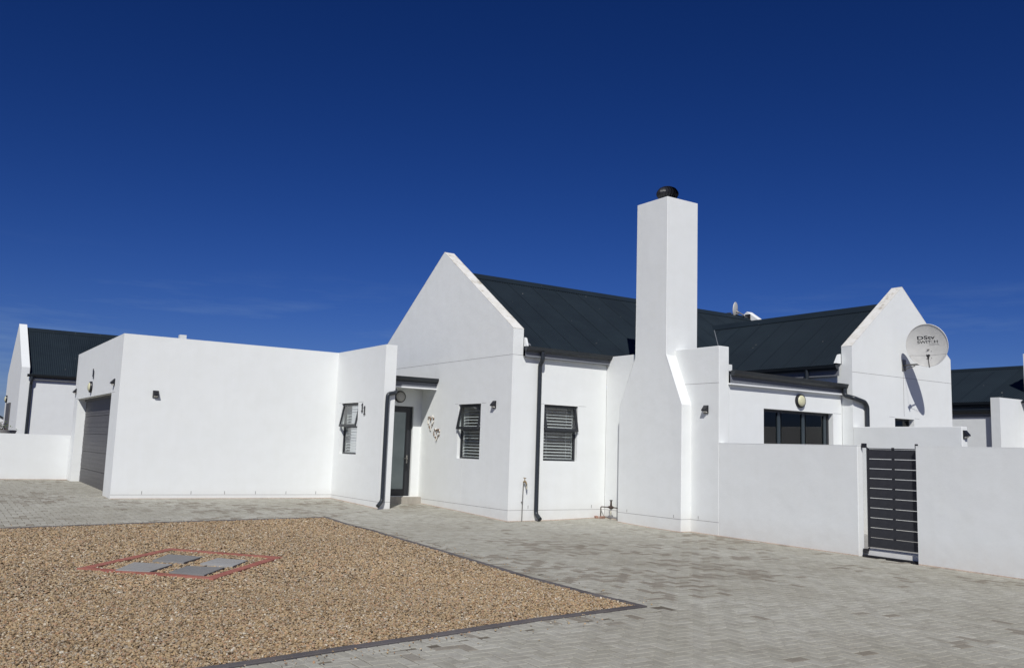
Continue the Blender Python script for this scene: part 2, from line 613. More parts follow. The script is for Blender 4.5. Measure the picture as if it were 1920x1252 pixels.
def sheet(name, poly, dz, mat, parent=None, step=.6, kind=None):
    """thin ground sheet following gz, clipped to polygon by cells (bisected)"""
    bm = bmesh.new()
    f = bm.faces.new([bm.verts.new((x, y, 0)) for x, y in poly])
    xs = [p[0] for p in poly]; ys = [p[1] for p in poly]
    x = math.floor(min(xs)); 
    while x < max(xs):
        bmesh.ops.bisect_plane(bm, geom=bm.verts[:] + bm.edges[:] + bm.faces[:], plane_co=(x, 0, 0), plane_no=(1, 0, 0)); x += step
    y = math.floor(min(ys))
    while y < max(ys):
        bmesh.ops.bisect_plane(bm, geom=bm.verts[:] + bm.edges[:] + bm.faces[:], plane_co=(0, y, 0), plane_no=(0, 1, 0)); y += step
    for v in bm.verts: v.co.z = gz(v.co.x, v.co.y) + dz
    bmesh.ops.recalc_face_normals(bm, faces=bm.faces)
    for f in bm.faces:
        if f.normal.z < 0: f.normal_flip()
    me = bpy.data.meshes.new(name); bm.to_mesh(me); bm.free()
    me.materials.append(mat)
    me.polygons.foreach_set('use_smooth', [True] * len(me.polygons))
    o = bpy.data.objects.new(name, me); col.objects.link(o)
    if parent: adopt(o, parent)
    if kind: o['kind'] = kind
    return o

pavement = sheet('pavement', [(-60, -40), (60, -40), (60, 40), (-60, 40)], -.011, SAND, step=1.0, kind='structure')
yard = sheet('courtyard_paving', [(A + .15, -20), (14, -20), (14, Y2), (A + .15, Y2)], -.002, plain('courtyard_concrete', (.30, .29, .27), .9, 0, 4, .12), kind='structure')

# ------------------------------------------------------------------ pavers
EW = .10                                     # kerb width
inner = offset(bed, EW)                      # gravel starts here
sold_out = offset(bed, -.205)                # soldier course outside kerb
def seen(x, y, mx=90):
    d = Vector((x, y, gz(x, y))) - C
    w = d.dot(F)
    if w < 1: return None
    px = 960 + FPX * d.dot(RT) / w; py = 626 - FPX * d.dot(UP) / w
    return px, py, w

blocks = []                                   # cx, cy, halfx, halfy, angle
U = .110
ang0 = math.radians(0.0)
bx0, bx1, by0, by1 = -16.5, 2.67, -15.6, 16.0
for i in range(int(bx0 / U), int(bx1 / U) + 1):
    for j in range(int(by0 / U), int(by1 / U) + 1):
        mmod = (i - j) % 4
        if mmod == 0: cx, cy, hx, hy = (i + 1) * U, (j + .5) * U, U, U / 2
        elif mmod == 3: cx, cy, hx, hy = (i + .5) * U, (j + 1) * U, U / 2, U
        else: continue
        blocks.append((cx, cy, hx, hy))
def in_building(x, y):
    if x > A + .02: return True
    if y > 0.02 and x > 0.02: return True
    if y > YD and x > X11R - .02: return True
    if y > YE + .02 and X11 + .02 < x < X11R - .02: return True
    if x > XG + .25 and y > YG + .02: return True
    if y > 12.9: return True
    if 2.42 < x and -2.74 < y < -.82: return True
    return False
keep = []
for cx, cy, hx, hy in blocks:
    s = seen(cx, cy)
    if s is None or not (-420 < s[0] < 2340) or s[1] > 1500: continue
    if in_building(cx, cy): continue
    if s[2] < 2.0: continue
    if inside((cx, cy), sold_out): continue
    keep.append((cx, cy, hx, hy, 0., s[2]))

def course(line, w, length, gap=.004, side=1, off=0.):
    """blocks laid along a polyline; w across, length along; returns (cx,cy,hx,hy,ang)"""
    out = []
    pts = [Vector(p) for p in line]
    carry = 0.
    for a, b in zip(pts[:-1], pts[1:]):
        d = (b - a); L = d.length; d.normalize()
        nrm = Vector((-d.y, d.x)) * side
        n = max(1, round(L / length)); ll = L / n
        for k in range(n):
            c = a + d * (k + .5) * ll + nrm * (off + w / 2)
            out.append((c.x, c.y, ll / 2, w / 2, math.atan2(d.y, d.x)))
    return out

def orient(poly):
    return sum(poly[i][0] * poly[(i + 1) % len(poly)][1] - poly[(i + 1) % len(poly)][0] * poly[i][1] for i in range(len(poly))) > 0
osd = 1 if orient(bed) else -1               # inward side
line = [far0] + far_edge + east_edge + near_edge
kerb = course(line, EW, .40, side=osd)
sold = course(line, .2, .108, side=-osd, off=.003)
for c in sold:
    s = seen(c[0], c[1])
    if s: keep.append((*c, s[2]))

# tone of each block: mostly pale grey, patches of browner ones
def vnoise(x, y, s, seed):
    def h(i, j):
        n = math.sin(i * 127.1 + j * 311.7 + seed * 74.7) * 43758.5453
        return n - math.floor(n)
    x *= s; y *= s
    i, j = math.floor(x), math.floor(y); fx, fy = x - i, y - j
    fx = fx * fx * (3 - 2 * fx); fy = fy * fy * (3 - 2 * fy)
    return (h(i, j) * (1 - fx) + h(i + 1, j) * fx) * (1 - fy) + (h(i, j + 1) * (1 - fx) + h(i + 1, j + 1) * fx) * fy
def tone(x, y):
    p = .6 * vnoise(x, y, .55, 1) + .4 * vnoise(x, y, 1.6, 2)
    t = random.uniform(.34, 1.0)
    dark = .02 + (.40 if p > .62 else 0) + (.14 if p > .5 else 0)
    if random.random() < dark: t = random.uniform(0, .3)
    return t

def block_arrays(lst, gap, rise, ch=.005, depth=.03, tonefn=tone, top=0.):
    n = len(lst)
    V = np.zeros((n, 12, 3)); T = np.zeros(n)
    sg = np.array([(-1, -1), (1, -1), (1, 1), (-1, 1)], float)
    for k, b in enumerate(lst):
        cx, cy, hx, hy, an = b[:5]
        c, s = math.cos(an), math.sin(an)
        jz = random.gauss(0, .0009); tx = random.gauss(0, .006); ty = random.gauss(0, .006)
        for q in range(4):
            for lev, (ins, dz) in enumerate(((ch, 0), (0, -ch), (0, -depth))):
                ux = sg[q][0] * (hx - gap - ins); uy = sg[q][1] * (hy - gap - ins)
                X = cx + ux * c - uy * s; Y = cy + ux * s + uy * c
                V[k, lev * 4 + q] = (X, Y, gz(X, Y) + top + rise + jz + dz + tx * ux + ty * uy)
        T[k] = tonefn(cx, cy)
    F_ = [(0, 1, 2, 3)] + [(q + 4, (q + 1) % 4 + 4, (q + 1) % 4, q) for q in range(4)] + [(q + 8, (q + 1) % 4 + 8, (q + 1) % 4 + 4, q + 4) for q in range(4)]
    return V, T, F_

def mesh_blocks(name, V, T, F_, mat, parent=None):
    n = V.shape[0]; nv = V.shape[1]
    me = bpy.data.meshes.new(name)
    fa = np.array(F_)
    allf = (fa[None] + (np.arange(n) * nv)[:, None, None]).reshape(-1, 4)
    me.vertices.add(n * nv); me.vertices.foreach_set('co', V.reshape(-1))
    me.loops.add(allf.size); me.loops.foreach_set('vertex_index', allf.reshape(-1).astype(np.int32))
    me.polygons.add(len(allf))
    me.polygons.foreach_set('loop_start', np.arange(len(allf), dtype=np.int32) * 4)
    me.polygons.foreach_set('loop_total', np.full(len(allf), 4, np.int32))
    at = me.attributes.new('tone', 'FLOAT', 'FACE')
    at.data.foreach_set('value', np.repeat(T, len(F_)).astype(np.float32))
    me.materials.append(mat)
    me.polygons.foreach_set('use_smooth', np.zeros(len(allf), bool))
    me.update(calc_edges=True); me.validate()
    o = bpy.data.objects.new(name, me); col.objects.link(o)
    if parent: adopt(o, parent)
    return o

def lay(lst, name, mat, parent, gap, rise, limit=300, tonefn=tone, **kw):
    def size(b):
        s = seen(b[0], b[1])
        if s is None: return 0
        vis = -20 < s[0] < 1940 and s[1] < 1270
        return (1 if vis else .001) / s[2]
    lst = sorted(lst, key=size, reverse=True)
    V, T, F_ = block_arrays(lst, gap, rise, tonefn=tonefn, **kw)
    for k in range(min(limit, len(lst))):
        mesh_blocks(name, V[k:k + 1], T[k:k + 1], F_, mat, parent)
    if len(lst) > limit:
        o = mesh_blocks(name, V[limit:], T[limit:], F_, mat, parent)
        o['kind'] = 'stuff'
    return len(lst)

n_p = lay(keep, 'paver', PAVE, pavement, .0060, 0., ch=.0050)
n_k = lay(kerb, 'edging_block', EDGE, pavement, .0015, .012, ch=.006, depth=.09, tonefn=lambda x, y: random.random())
print('pavers', n_p, 'kerb', n_k)

# ------------------------------------------------------------------ gravel
gbed = sheet('gravel_bed', offset(bed, EW - .01), -.006, GRAVELBED, step=.5, kind='structure')
fr = [ghit(*p) for p in [(143, 1067.5), (318, 1029.5), (530, 1046), (400, 1087.5)]]      # red frame corners
def lerp(a, b, t): return (a[0] + (b[0] - a[0]) * t, a[1] + (b[1] - a[1]) * t)
def bil(u, v): return lerp(lerp(fr[0], fr[3], u), lerp(fr[1], fr[2], u), v)
def ghit_z(px, py, dz):
    z = 0.
    for _ in range(12):
        p = hit(px, py, z + dz)
        z = gz(p.x, p.y)
    return (p.x, p.y)
slabs = [[ghit_z(130 + X / 4.571, 1010 + Y / 4.567, .03) for X, Y in q] for q in (
    ((395, 262), (690, 276), (885, 214), (555, 196)), ((712, 180), (980, 198), (1140, 150), (850, 128)),
    ((855, 280), (1155, 306), (1330, 240), (1010, 227)), ((1120, 208), (1400, 230), (1530, 180), (1270, 160)))]
fr_in = offset(fr, .122)

def hash_keep(P):
    pass
def scatter(n_per, size, ymin, ymax, kind, thin=1.0):
    xs0, xs1 = -12.6, max(p[0] for p in bed)
    nn = int((xs1 - xs0) * (ymax - ymin) * n_per)
    X = rng.uniform(xs0, xs1, nn); Y = rng.uniform(ymin, ymax, nn)
    poly = inner
    c = np.zeros(nn, bool)
    for i in range(len(poly)):
        x1, y1 = poly[i]; x2, y2 = poly[(i + 1) % len(poly)]
        if y1 == y2: continue
        cond = ((y1 > Y) != (y2 > Y)) & (X < (x2 - x1) * (Y - y1) / (y2 - y1) + x1)
        c ^= cond
    X, Y = X[c], Y[c]
    # in view with a margin
    D = np.stack([X - C.x, Y - C.y, np.full_like(X, -C.z)], 1)
    w = D @ np.array(F); px = 960 + FPX * (D @ np.array(RT)) / w; py = 626 - FPX * (D @ np.array(UP)) / w
    k = (w > .5) & (px > -260) & (px < 2100) & (py < 1420)
    X, Y = X[k], Y[k]
    def inpoly(poly):
        c = np.zeros(len(X), bool)
        for i in range(len(poly)):
            x1, y1 = poly[i]; x2, y2 = poly[(i + 1) % len(poly)]
            if y1 == y2: continue
            c ^= ((y1 > Y) != (y2 > Y)) & (X < (x2 - x1) * (Y - y1) / (y2 - y1) + x1)
        return c
    bad = np.zeros(len(X), bool)
    for s in slabs: bad |= inpoly(s)
    bad |= inpoly(fr) & ~inpoly(fr_in)
    spill = rng.random(len(X)) < .035
    ok = ~bad | spill
    return X[ok], Y[ok]

ico_v = []
ph = (1 + 5 ** .5) / 2
for a, b in ((1, ph), (-1, ph), (1, -ph), (-1, -ph)): ico_v += [(0, a, b), (a, b, 0), (b, 0, a)]
bm = bmesh.new(); bmesh.ops.create_icosphere(bm, subdivisions=1, radius=1)
IV = np.array([v.co[:] for v in bm.verts]); IF = np.array([[v.index for v in f.verts] for f in bm.faces]); bm.free()
OV = np.array([(1, 0, 0), (0, 1, 0), (-1, 0, 0), (0, -1, 0), (0, 0, 1)], float)
OF = np.array([(0, 1, 4), (1, 2, 4), (2, 3, 4), (3, 0, 4)])

def pebbles(name, X, Y, V0, F0, smin, smax, parent=None):
    n = len(X); nv = len(V0)
    V = np.repeat(V0[None], n, 0) * (1 + rng.normal(0, .17, (n, nv, 1)))
    s = rng.uniform(smin, smax, n) * rng.choice([.7, 1, 1, 1.25], n)
    sc = np.stack([s, s * rng.uniform(.6, .95, n), s * rng.uniform(.4, .75, n)], 1)
    V *= sc[:, None]
    ax = rng.normal(0, .35, n); ay = rng.normal(0, .35, n); az = rng.uniform(0, 6.28, n)
    def rot(V, a, i, j):
        c, s_ = np.cos(a)[:, None], np.sin(a)[:, None]
        vi, vj = V[:, :, i].copy(), V[:, :, j].copy()
        V[:, :, i] = vi * c - vj * s_; V[:, :, j] = vi * s_ + vj * c
    rot(V, ax, 1, 2); rot(V, ay, 0, 2); rot(V, az, 0, 1)
    Z = np.array([gz(x, y) for x, y in zip(X, Y)]) + rng.uniform(-.006, .010, n)
    V += np.stack([X, Y, Z], 1)[:, None]
    f = (F0[None] + (np.arange(n) * nv)[:, None, None]).reshape(-1, 3)
    me = bpy.data.meshes.new(name)
    me.vertices.add(n * nv); me.vertices.foreach_set('co', V.reshape(-1))
    me.loops.add(f.size); me.loops.foreach_set('vertex_index', f.reshape(-1).astype(np.int32))
    me.polygons.add(len(f))
    me.polygons.foreach_set('loop_start', np.arange(len(f), dtype=np.int32) * 3)
    me.polygons.foreach_set('loop_total', np.full(len(f), 3, np.int32))
    me.materials.append(GRAVEL)
    me.polygons.foreach_set('use_smooth', np.zeros(len(f), bool))
    me.update(calc_edges=True)
    o = bpy.data.objects.new(name, me); col.objects.link(o)
    return o
ymax_bed = max(p[1] for p in bed)
Xn, Yn = scatter(3300, 0, -10.6, -6.2, 'n')
Xf, Yf = scatter(2300, 0, -6.2, ymax_bed, 'f')
gr = pebbles('gravel', Xn, Yn, IV, IF, .0088, .0142)
tag(gr, 'tan and ochre gravel chips filling the near part of the bed', 'gravel', kind='stuff')
gr2 = pebbles('gravel', Xf, Yf, OV, OF, .013, .019)
tag(gr2, 'tan gravel filling the far part of the bed', 'gravel', kind='stuff')
sx_, sy_ = [], []
for (a, b), cnt in ((((east_edge[0]), (east_edge[-1])), 90), (((near_edge[0]), (near_edge[4])), 110), (((far_edge[1]), (far_edge[-1])), 30)):
    a, b = Vector(a), Vector(b); d = (b - a).normalized(); nn = Vector((-d.y, d.x)) * (-osd)
    for k in range(cnt):
        q = a + (b - a) * random.random() + nn * min(.7, abs(random.gauss(0, .16)))
        if not inside((q.x, q.y), bed): sx_.append(q.x); sy_.append(q.y)
gr3 = pebbles('gravel', np.array(sx_), np.array(sy_), IV, IF, .006, .011)
gr3.location.z = .008
tag(gr3, 'a few loose gravel chips strayed over the dark kerb onto the paving', 'gravel', kind='stuff')
print('pebbles', len(Xn), len(Xf), 'tris', len(Xn) * 20 + len(Xf) * 4)

# red frame and slabs
surround = empty('paver_surround', (*bil(.5, .5), 0), 'square frame of red blocks laid flush in the gravel', 'paving frame')
rl = []
fo = 1 if orient(fr) else -1
for i in range(4):
    rl += course([fr[i], fr[(i + 1) % 4]], .125, .2, side=fo)
V, T, F_ = block_arrays(rl, .0015, .020, tonefn=lambda x, y: random.random())
for k in range(len(rl)): mesh_blocks('red_paver', V[k:k + 1], T[k:k + 1], F_, RED, surround)
slab_labels = ['pale grey square slab at the left corner inside the red frame', 'grey square slab at the far side inside the red frame',
               'darker grey square slab at the near side inside the red frame', 'pale grey square slab at the right corner inside the red frame']
for s, lb, tn in zip(slabs, slab_labels, (.85, .25, .05, .95)):
    mb = MB()
    top = [(x, y, gz(x, y) + .030) for x, y in s]
    bot = [(x, y, gz(x, y) - .02) for x, y in s]
    mb.hexa(bot + top)
    o = mb.build('paving_slab', SLAB, bevel=.004)
    at = o.data.attributes.new('tone', 'FLOAT', 'FACE'); at.data.foreach_set('value', [tn] * len(o.data.polygons))
    tag(o, lb, 'paving slab', 'slabs inside the red frame')

# ------------------------------------------------------------------ the house
house = empty('house', (0, 0, 0), 'white plastered single storey house with dark gabled roof, tall chimney and attached garage', 'house')
BASE = -.35
# main gable wall (street gable), plane x = 0
wm = MB()
WG = (1.252, 2.272, 1.285, ZL)
wall_grid(wm, 'x', 0, .276, 0, W, BASE, ZJ, [WG])
za, zs = 6.428, 4.179
wm.cur = 0
wm.prism([(0, ZJ), (W, ZJ), (W, zs), (YH, za), (0, zs)], 'x', 0, .276)
gw = wm.build('gable_wall', WHITE, house)
cp = MB()
for s in (1, -1):
    def yy(t): return t if s == 1 else W - t
    cp.hexa([(-.001, yy(-.002), zs), (.279, yy(-.002), zs), (.279, YH, za), (-.001, YH, za), (-.001, yy(-.002), zs + .012), (.279, yy(-.002), zs + .012), (.279, YH, za + .012), (-.001, YH, za + .012)])
cp.build('coping', COPING, gw)
# side wall y = 0
ws = MB()
WS = (.892, 1.838, 1.310, ZL)
wall_grid(ws, 'y', 0, .25, .276, A, BASE, 3.585, [WS])
ws.build('side_wall', WHITE, house)
# street wall of the lounge, plane x = A, with parapet
wl = MB()
wall_grid(wl, 'x', A, A + .286, Y2, 0, BASE, ZP)
wl.build('parapet_wall', WHITE, house, bevel=.010)
# small upstand behind the parapet end
wu = MB(); wu.box(A + .286, A + .40, Y2 + .02, Y2 + .5, 3.27, 3.40); wu.build('upstand', WHITE, house)
# courtyard face y = Y2
wc = MB()
SD = (4.0, 6.29, .12, ZL)
wall_grid(wc, 'y', Y2, Y2 + .25, A + .286, Bx + .25, BASE, 3.02, [SD])
wc.build('courtyard_wall', WHITE, house)
# second wing: wall x = Bx and gable in plane y = -3.824
wb = MB()
wall_grid(wb, 'x', Bx, Bx + .25, Y2 + .25, 0, BASE, 3.68)
wb.build('wing_wall', WHITE, house)
wx = MB(); wx.box(Bx, Bx + .25, -3.55, Y2 + .25, 3.021, 3.68); wx.build('wing_wall', WHITE, house)
BE, BH, YB, YB2 = 10.553, 8.577, -3.824, -3.55
wg = MB()
W2 = (8.17, 8.935, 1.7, 2.54)
ZJ2, ZS2, ZA2 = 3.504, 4.085, 5.678
wall_grid(wg, 'y', YB, YB2, Bx, BE, BASE, ZJ2, [W2])
wg.prism([(Bx, ZJ2), (BE, ZJ2), (BE, ZS2), (BH, ZA2), (Bx, ZS2)], 'y', YB, YB2)
wgo = wg.build('wing_gable_wall', WHITE, house)
cp = MB()
for x0 in (Bx - .002, BE + .002):
    cp.hexa([(x0, YB - .001, ZS2), (x0, YB2 + .003, ZS2), (BH, YB2 + .003, ZA2), (BH, YB - .001, ZA2), (x0, YB - .001, ZS2 + .012), (x0, YB2 + .003, ZS2 + .012), (BH, YB2 + .003, ZA2 + .012), (BH, YB - .001, ZA2 + .012)])
cp.build('coping', COPING, wgo)
# far side of the wing and back of house
wk = MB()
wk.box(BE - .25, BE, YB2, 0, BASE, 3.5)
wk.build('rear_wall', WHITE, house)
wk = MB(); wk.box(A + .286, 11.17, .0, .25, BASE, 3.585); wk.build('inner_wall', WHITE, house)
wk = MB(); wk.box(.276, 11.17, W - .25, W, BASE, 3.585); wk.build('rear_wall', WHITE, house)
# far gable of main roof
wf = MB()
wf.prism([(0, BASE), (W, BASE), (W, 4.0), (YH, 6.17), (0, 4.0)], 'x', 11.17, 11.42)
wf.build('far_gable_wall', WHITE, house)
# garage block
wga = MB()
GD = (6.60, 12.01, -.1, 2.557)
wall_grid(wga, 'x', XG, XG + .25, YG, YG2, BASE, ZG, [GD])
wall_grid(wga, 'y', YG, YG + .25, XG + .25, X11, BASE, ZG)
wall_grid(wga, 'y', YG2 - .25, YG2, XG + .25, X11R, BASE, ZG)
W11 = (4.205, 5.235, 1.285, ZL)
wall_grid(wga, 'x', X11, X11R, YE, YG + .25, BASE, ZG, [W11])
wall_grid(wga, 'x', X11R - .25, X11R, YG + .25, YG2 - .25, BASE, ZG - .3)
wga.build('garage_wall', WHITE, house)
gf = MB(); gf.box(XG + .25, X11R - .25, YG + .25, YG2 - .25, ZG - .45, ZG - .35); gf.build('garage_roof', ROOF, house)
# door wall in the entrance recess and its roof
DRX0, DRX1, DZ0, DZ1 = -1.25, -.225, .285, 2.53
wd = MB()
wall_grid(wd, 'y', YD, YD + .25, X11R, 0, BASE, 3.10, [(DRX0, DRX1, DZ0, DZ1)])
wd.build('entrance_wall', WHITE, house)
rc = MB(); rc.hexa([(X11R + .004, 3.36, 3.10), (-.004, 3.36, 3.10), (-.004, 5.62, 3.22), (X11R + .004, 5.62, 3.22), (X11R + .004, 3.36, 3.14), (-.004, 3.36, 3.14), (-.004, 5.62, 3.26), (X11R + .004, 5.62, 3.26)])
rco = rc.build('entrance_roof', ROOF, house)
sf = MB(); sf.box(X11R + .004, -.004, 3.42, YD - .004, 2.965, 2.995); sf.build('soffit', WHITE, rco)
fa = MB(); fa.box(X11R + .004, -.004, 3.40, 3.42, 2.945, 3.12); fa.build('fascia', FASCIA, rco)
tr = MB(); tr.box(X11R + .004, -.004, 3.385, 3.40, 2.945, 2.975); tr.build('trim', SLAT, rco)

def gutter(name, p0, p1, out, w=.115, h=.10, parent=None):
    """open channel between p0 and p1 (back top edge), out = outward unit vector"""
    p0, p1, out = Vector(p0), Vector(p1), Vector(out)
    prof = [(0, 0), (0, -h), (.55 * w, -h), (.85 * w, -h * .6), (w, -.012), (w + .008, 0), (w - .006, 0), (.8 * w, -h * .55), (.5 * w, -h + .006), (.008, -h + .006), (.008, 0)]
    mb = MB()
    i = 0
    n = len(prof)
    for p in (p0, p1):
        for a, b in prof: mb.v.append(tuple(p + out * a + Vector((0, 0, b))))
    for k in range(n):
        q = (k + 1) % n
        mb.f.append((k, q, n + q, n + k)); mb.mi.append(0)
    # end plates
    for s, p in ((0, p0), (1, p1)):
        mb.poly([tuple(p + out * a + Vector((0, 0, b))) for a, b in prof[:6]])
    return mb.build(name, GUTTER, parent, bevel=0)

def smoothpath(pts, r=.06, n=5):
    pts = [Vector(p) for p in pts]
    out = [pts[0]]
    for a, b, c in zip(pts[:-2], pts[1:-1], pts[2:]):
        ra = min(r, (b - a).length * .45, (c - b).length * .45)
        s = b + (a - b).normalized() * ra; e = b + (c - b).normalized() * ra
        for k in range(n + 1):
            t = k / n
            out.append(s * (1 - t) ** 2 + b * 2 * t * (1 - t) + e * t * t)
    out.append(pts[-1])
    return out

def downpipe(parent, pts, r=.045, label=None):
    mb = MB(); mb.tube(smoothpath(pts), r, 12)
    o = mb.build('downpipe', GUTTER, parent, smooth=True)
    return o

# entrance gutter and its swan-neck downpipe on the wall end
g0 = gutter('gutter', (X11R + .01, 3.385, 3.215), (-.015, 3.385, 3.215), (0, -1, 0), parent=house)
downpipe(g0, [(-1.33, 3.32, 3.13), (-1.33, 3.32, 2.93), (-1.34, 2.98, 2.84), (-1.46, 2.725, 2.76), (-1.655, 2.715, 2.72), (-1.665, 2.715, 2.5), (-1.67, 2.715, .27), (-1.80, 2.66, .15)], .047)

# main roof -------------------------------------------------
RS = .655
def zmain(y): return 5.97 - RS * abs(YH - y)
def corr_sheet(name, origin_fn, w0, w1, lo_fn, hi_fn, parent, phase=0., amp=.007, pitch=.076):
    """corrugated sheet: w runs along the eave, origin_fn(w, s) gives point with s = plan distance up the slope, lo/hi limits per w"""
    n = max(8, int(round((w1 - w0) / pitch * 6)))
    mb = MB()
    cols = []
    for k in range(n + 1):
        w = w0 + (w1 - w0) * k / n
        h = amp * math.sin(2 * math.pi * (w) / pitch)
        if k <= 2: h += .006                      # side lap sits on top of its neighbour
        lo, hi = lo_fn(w), hi_fn(w)
        cols.append([origin_fn(w, lo, h), origin_fn(w, hi, h)] if hi - lo > .01 else [origin_fn(w, lo, h), origin_fn(w, lo + .01, h)])
    b = 0
    for c in cols: mb.v += [tuple(c[0]), tuple(c[1])]
    for k in range(n):
        mb.f.append((2 * k, 2 * k + 2, 2 * k + 3, 2 * k + 1)); mb.mi.append(0)
    return mb.build(name, ROOF, parent, recalc=False)

RX0, RX1 = .285, 11.16
def valley_y(x):
    # second wing ridge runs along y at x = BH, its west slope meets the main slope
    if x < 6.38 or x > 2 * BH - 6.38: return -10
    z2 = 5.30 - .762 * abs(x - BH)
    return YH - (5.97 - z2) / RS
base = MB()
base.hexa([(RX0, -.05, zmain(-.05) - .06), (RX1, -.05, zmain(-.05) - .06), (RX1, YH, 5.90), (RX0, YH, 5.90), (RX0, -.05, zmain(-.05) - .03), (RX1, -.05, zmain(-.05) - .03), (RX1, YH, 5.93), (RX0, YH, 5.93)])
base.hexa([(RX0, YH, 5.90), (RX1, YH, 5.90), (RX1, W + .05, zmain(W + .05) - .06), (RX0, W + .05, zmain(W + .05) - .06), (RX0, YH, 5.93), (RX1, YH, 5.93), (RX1, W + .05, zmain(W + .05) - .03), (RX0, W + .05, zmain(W + .05) - .03)])
mroof = base.build('roof', ROOF, house)
sw = .762
k = 0
w = RX0
while w < RX1 - .05:
    w1 = min(w + sw, RX1)
    def lo(x): return max(-.14, valley_y(x) if valley_y(x) > -9 else -.14)
    corr_sheet('roof_sheet', lambda x, s, h: Vector((x, s, zmain(s) + h)), w, w1, lo, lambda x: YH, mroof)
    corr_sheet('roof_sheet', lambda x, s, h: Vector((x, W - s, zmain(s) + h)), w, w1, lambda x: -.14, lambda x: YH, mroof)
    w = w1
rcap = MB()
rcap.prism([(YH - .20, zmain(YH - .20) + .012), (YH, 6.0), (YH + .20, zmain(YH + .20) + .012), (YH + .20, zmain(YH + .20) + .028), (YH, 6.018), (YH - .20, zmain(YH - .20) + .028)], 'x', RX0, RX1)
rcap.build('ridge_cap', ROOF, mroof)
fs = MB(); fs.box(.279, A + .28, -.10, -.08, 3.565, 3.70); fs.box(.279, A + .28, -.098, -.002, 3.565, 3.575)
fs.build('fascia', FASCIA, mroof)
fl = MB()
fl.hexa([(.283, .38, zmain(.38) + .015), (.46, -.02, zmain(-.02) + .018), (.50, .05, zmain(.05) + .018), (.35, .44, zmain(.44) + .015)] + [(.283, .38, zmain(.38) + .022), (.46, -.02, zmain(-.02) + .024), (.50, .05, zmain(.05) + .024), (.35, .44, zmain(.44) + .022)])
fl.build('flashing', FASCIA, mroof)
cb = MB(); cb.prism([(-.13, 3.80), (-.02, 3.80), (-.02, 4.0), (-.06, 3.98)], 'x', .279, .33); cb.build('eave_closer', WHITE, mroof)
g1 = gutter('gutter', (.25, -.103, 3.79), (A + .10, -.103, 3.775), (0, -1, 0), parent=house)
downpipe(g1, [(.70, -.155, 3.70), (.70, -.155, 3.5), (.70, -.06, 3.42), (.70, -.06, 3.0), (.70, -.06, .16), (.70, -.22, .055)], .048)

# second wing roof
def z2(x): return 5.30 - .762 * abs(BH - x)
b2 = MB()
for xe in (6.46, 2 * BH - 6.46):
    b2.hexa([(xe, YB2 + .01, z2(xe) - .07), (BH, YB2 + .01, 5.22), (BH, 2.2, 5.22), (xe, .2, z2(xe) - .07), (xe, YB2 + .01, z2(xe) - .04), (BH, YB2 + .01, 5.25), (BH, 2.2, 5.25), (xe, .2, z2(xe) - .04)])
wroof = b2.build('wing_roof', ROOF, house)
def vtop(y):
    # plan distance in x from eave limit where main roof starts
    # z2(x) = zmain(y) -> x
    return 0
w = YB2 + .005
while w < 2.25:
    w1 = min(w + sw, 2.26)
    def lox(y):
        zz = zmain(y)
        x = BH - (5.30 - zz) / .762
        return max(6.44, min(x, BH))
    corr_sheet('roof_sheet', lambda y, s, h: Vector((s, y, z2(s) + h)), w, w1, lox, lambda y: BH, wroof)
    corr_sheet('roof_sheet', lambda y, s, h: Vector((2 * BH - s, y, z2(s) + h)), w, w1, lox, lambda y: BH, wroof)
    w = w1
rcap = MB()
rcap.prism([(BH - .20, z2(BH - .20) + .012), (BH, 5.33), (BH + .20, z2(BH + .20) + .012), (BH + .20, z2(BH + .20) + .028), (BH, 5.348), (BH - .20, z2(BH - .20) + .028)], 'y', YB2 + .005, 2.3)
rcap.build('ridge_cap', ROOF, wroof)
vf = MB()
vf.tube([(6.44, -.17, 3.70), (BH, 2.26, 5.31)], .012, 6)
vf.build('valley_flashing', FASCIA, wroof)
fs = MB(); fs.box(6.50, 6.52, YB2 + .004, 0, 3.42, 3.62)
fs.build('fascia', FASCIA, wroof)
gutter('gutter', (6.498, YB2 + .004, 3.665), (6.498, -.2, 3.665), (-1, 0, 0), parent=house)
cb = MB(); cb.prism([(6.40, 3.70), (6.58, 3.70), (6.58, 3.92), (6.52, 3.90)], 'y', YB2 - .0, YB2 + .06); cb.build('eave_closer', WHITE, wroof)
ol = MB(); ol.tube([(6.45, -2.72, 3.60), (6.45, -2.72, 3.27)], .045, 10); ol.build('gutter_outlet', GUTTER, house)
# low roof between wings
lr = MB()
lr.hexa([(A + .29, Y2 - .09, 3.17), (Bx - .005, Y2 - .09, 3.17), (Bx - .005, -.005, 3.40), (A + .29, -.005, 3.40), (A + .29, Y2 - .09, 3.20), (Bx - .005, Y2 - .09, 3.20), (Bx - .005, -.005, 3.43), (A + .29, -.005, 3.43)])
lro = lr.build('lean_to_roof', ROOF, house)
fs = MB(); fs.box(A + .262, Bx - .01, Y2 - .075, Y2 - .055, 3.015, 3.19); fs.build('fascia', FASCIA, lro)
tr = MB(); tr.box(A + .262, Bx - .01, Y2 - .085, Y2 - .003, 2.985, 3.012); tr.build('trim', SLAT, lro)
g2 = gutter('gutter', (A + .26, Y2 - .078, 3.27), (Bx - .012, Y2 - .078, 3.225), (0, -1, 0), .125, .11, parent=house)
downpipe(g2, [(6.52, Y2 - .145, 3.13), (6.52, Y2 - .145, 2.97), (6.55, -3.90, 2.91), (6.93, -3.90, 2.84), (7.035, -3.885, 2.74), (7.035, -3.885, 2.4), (7.035, -3.885, .05)], .05)

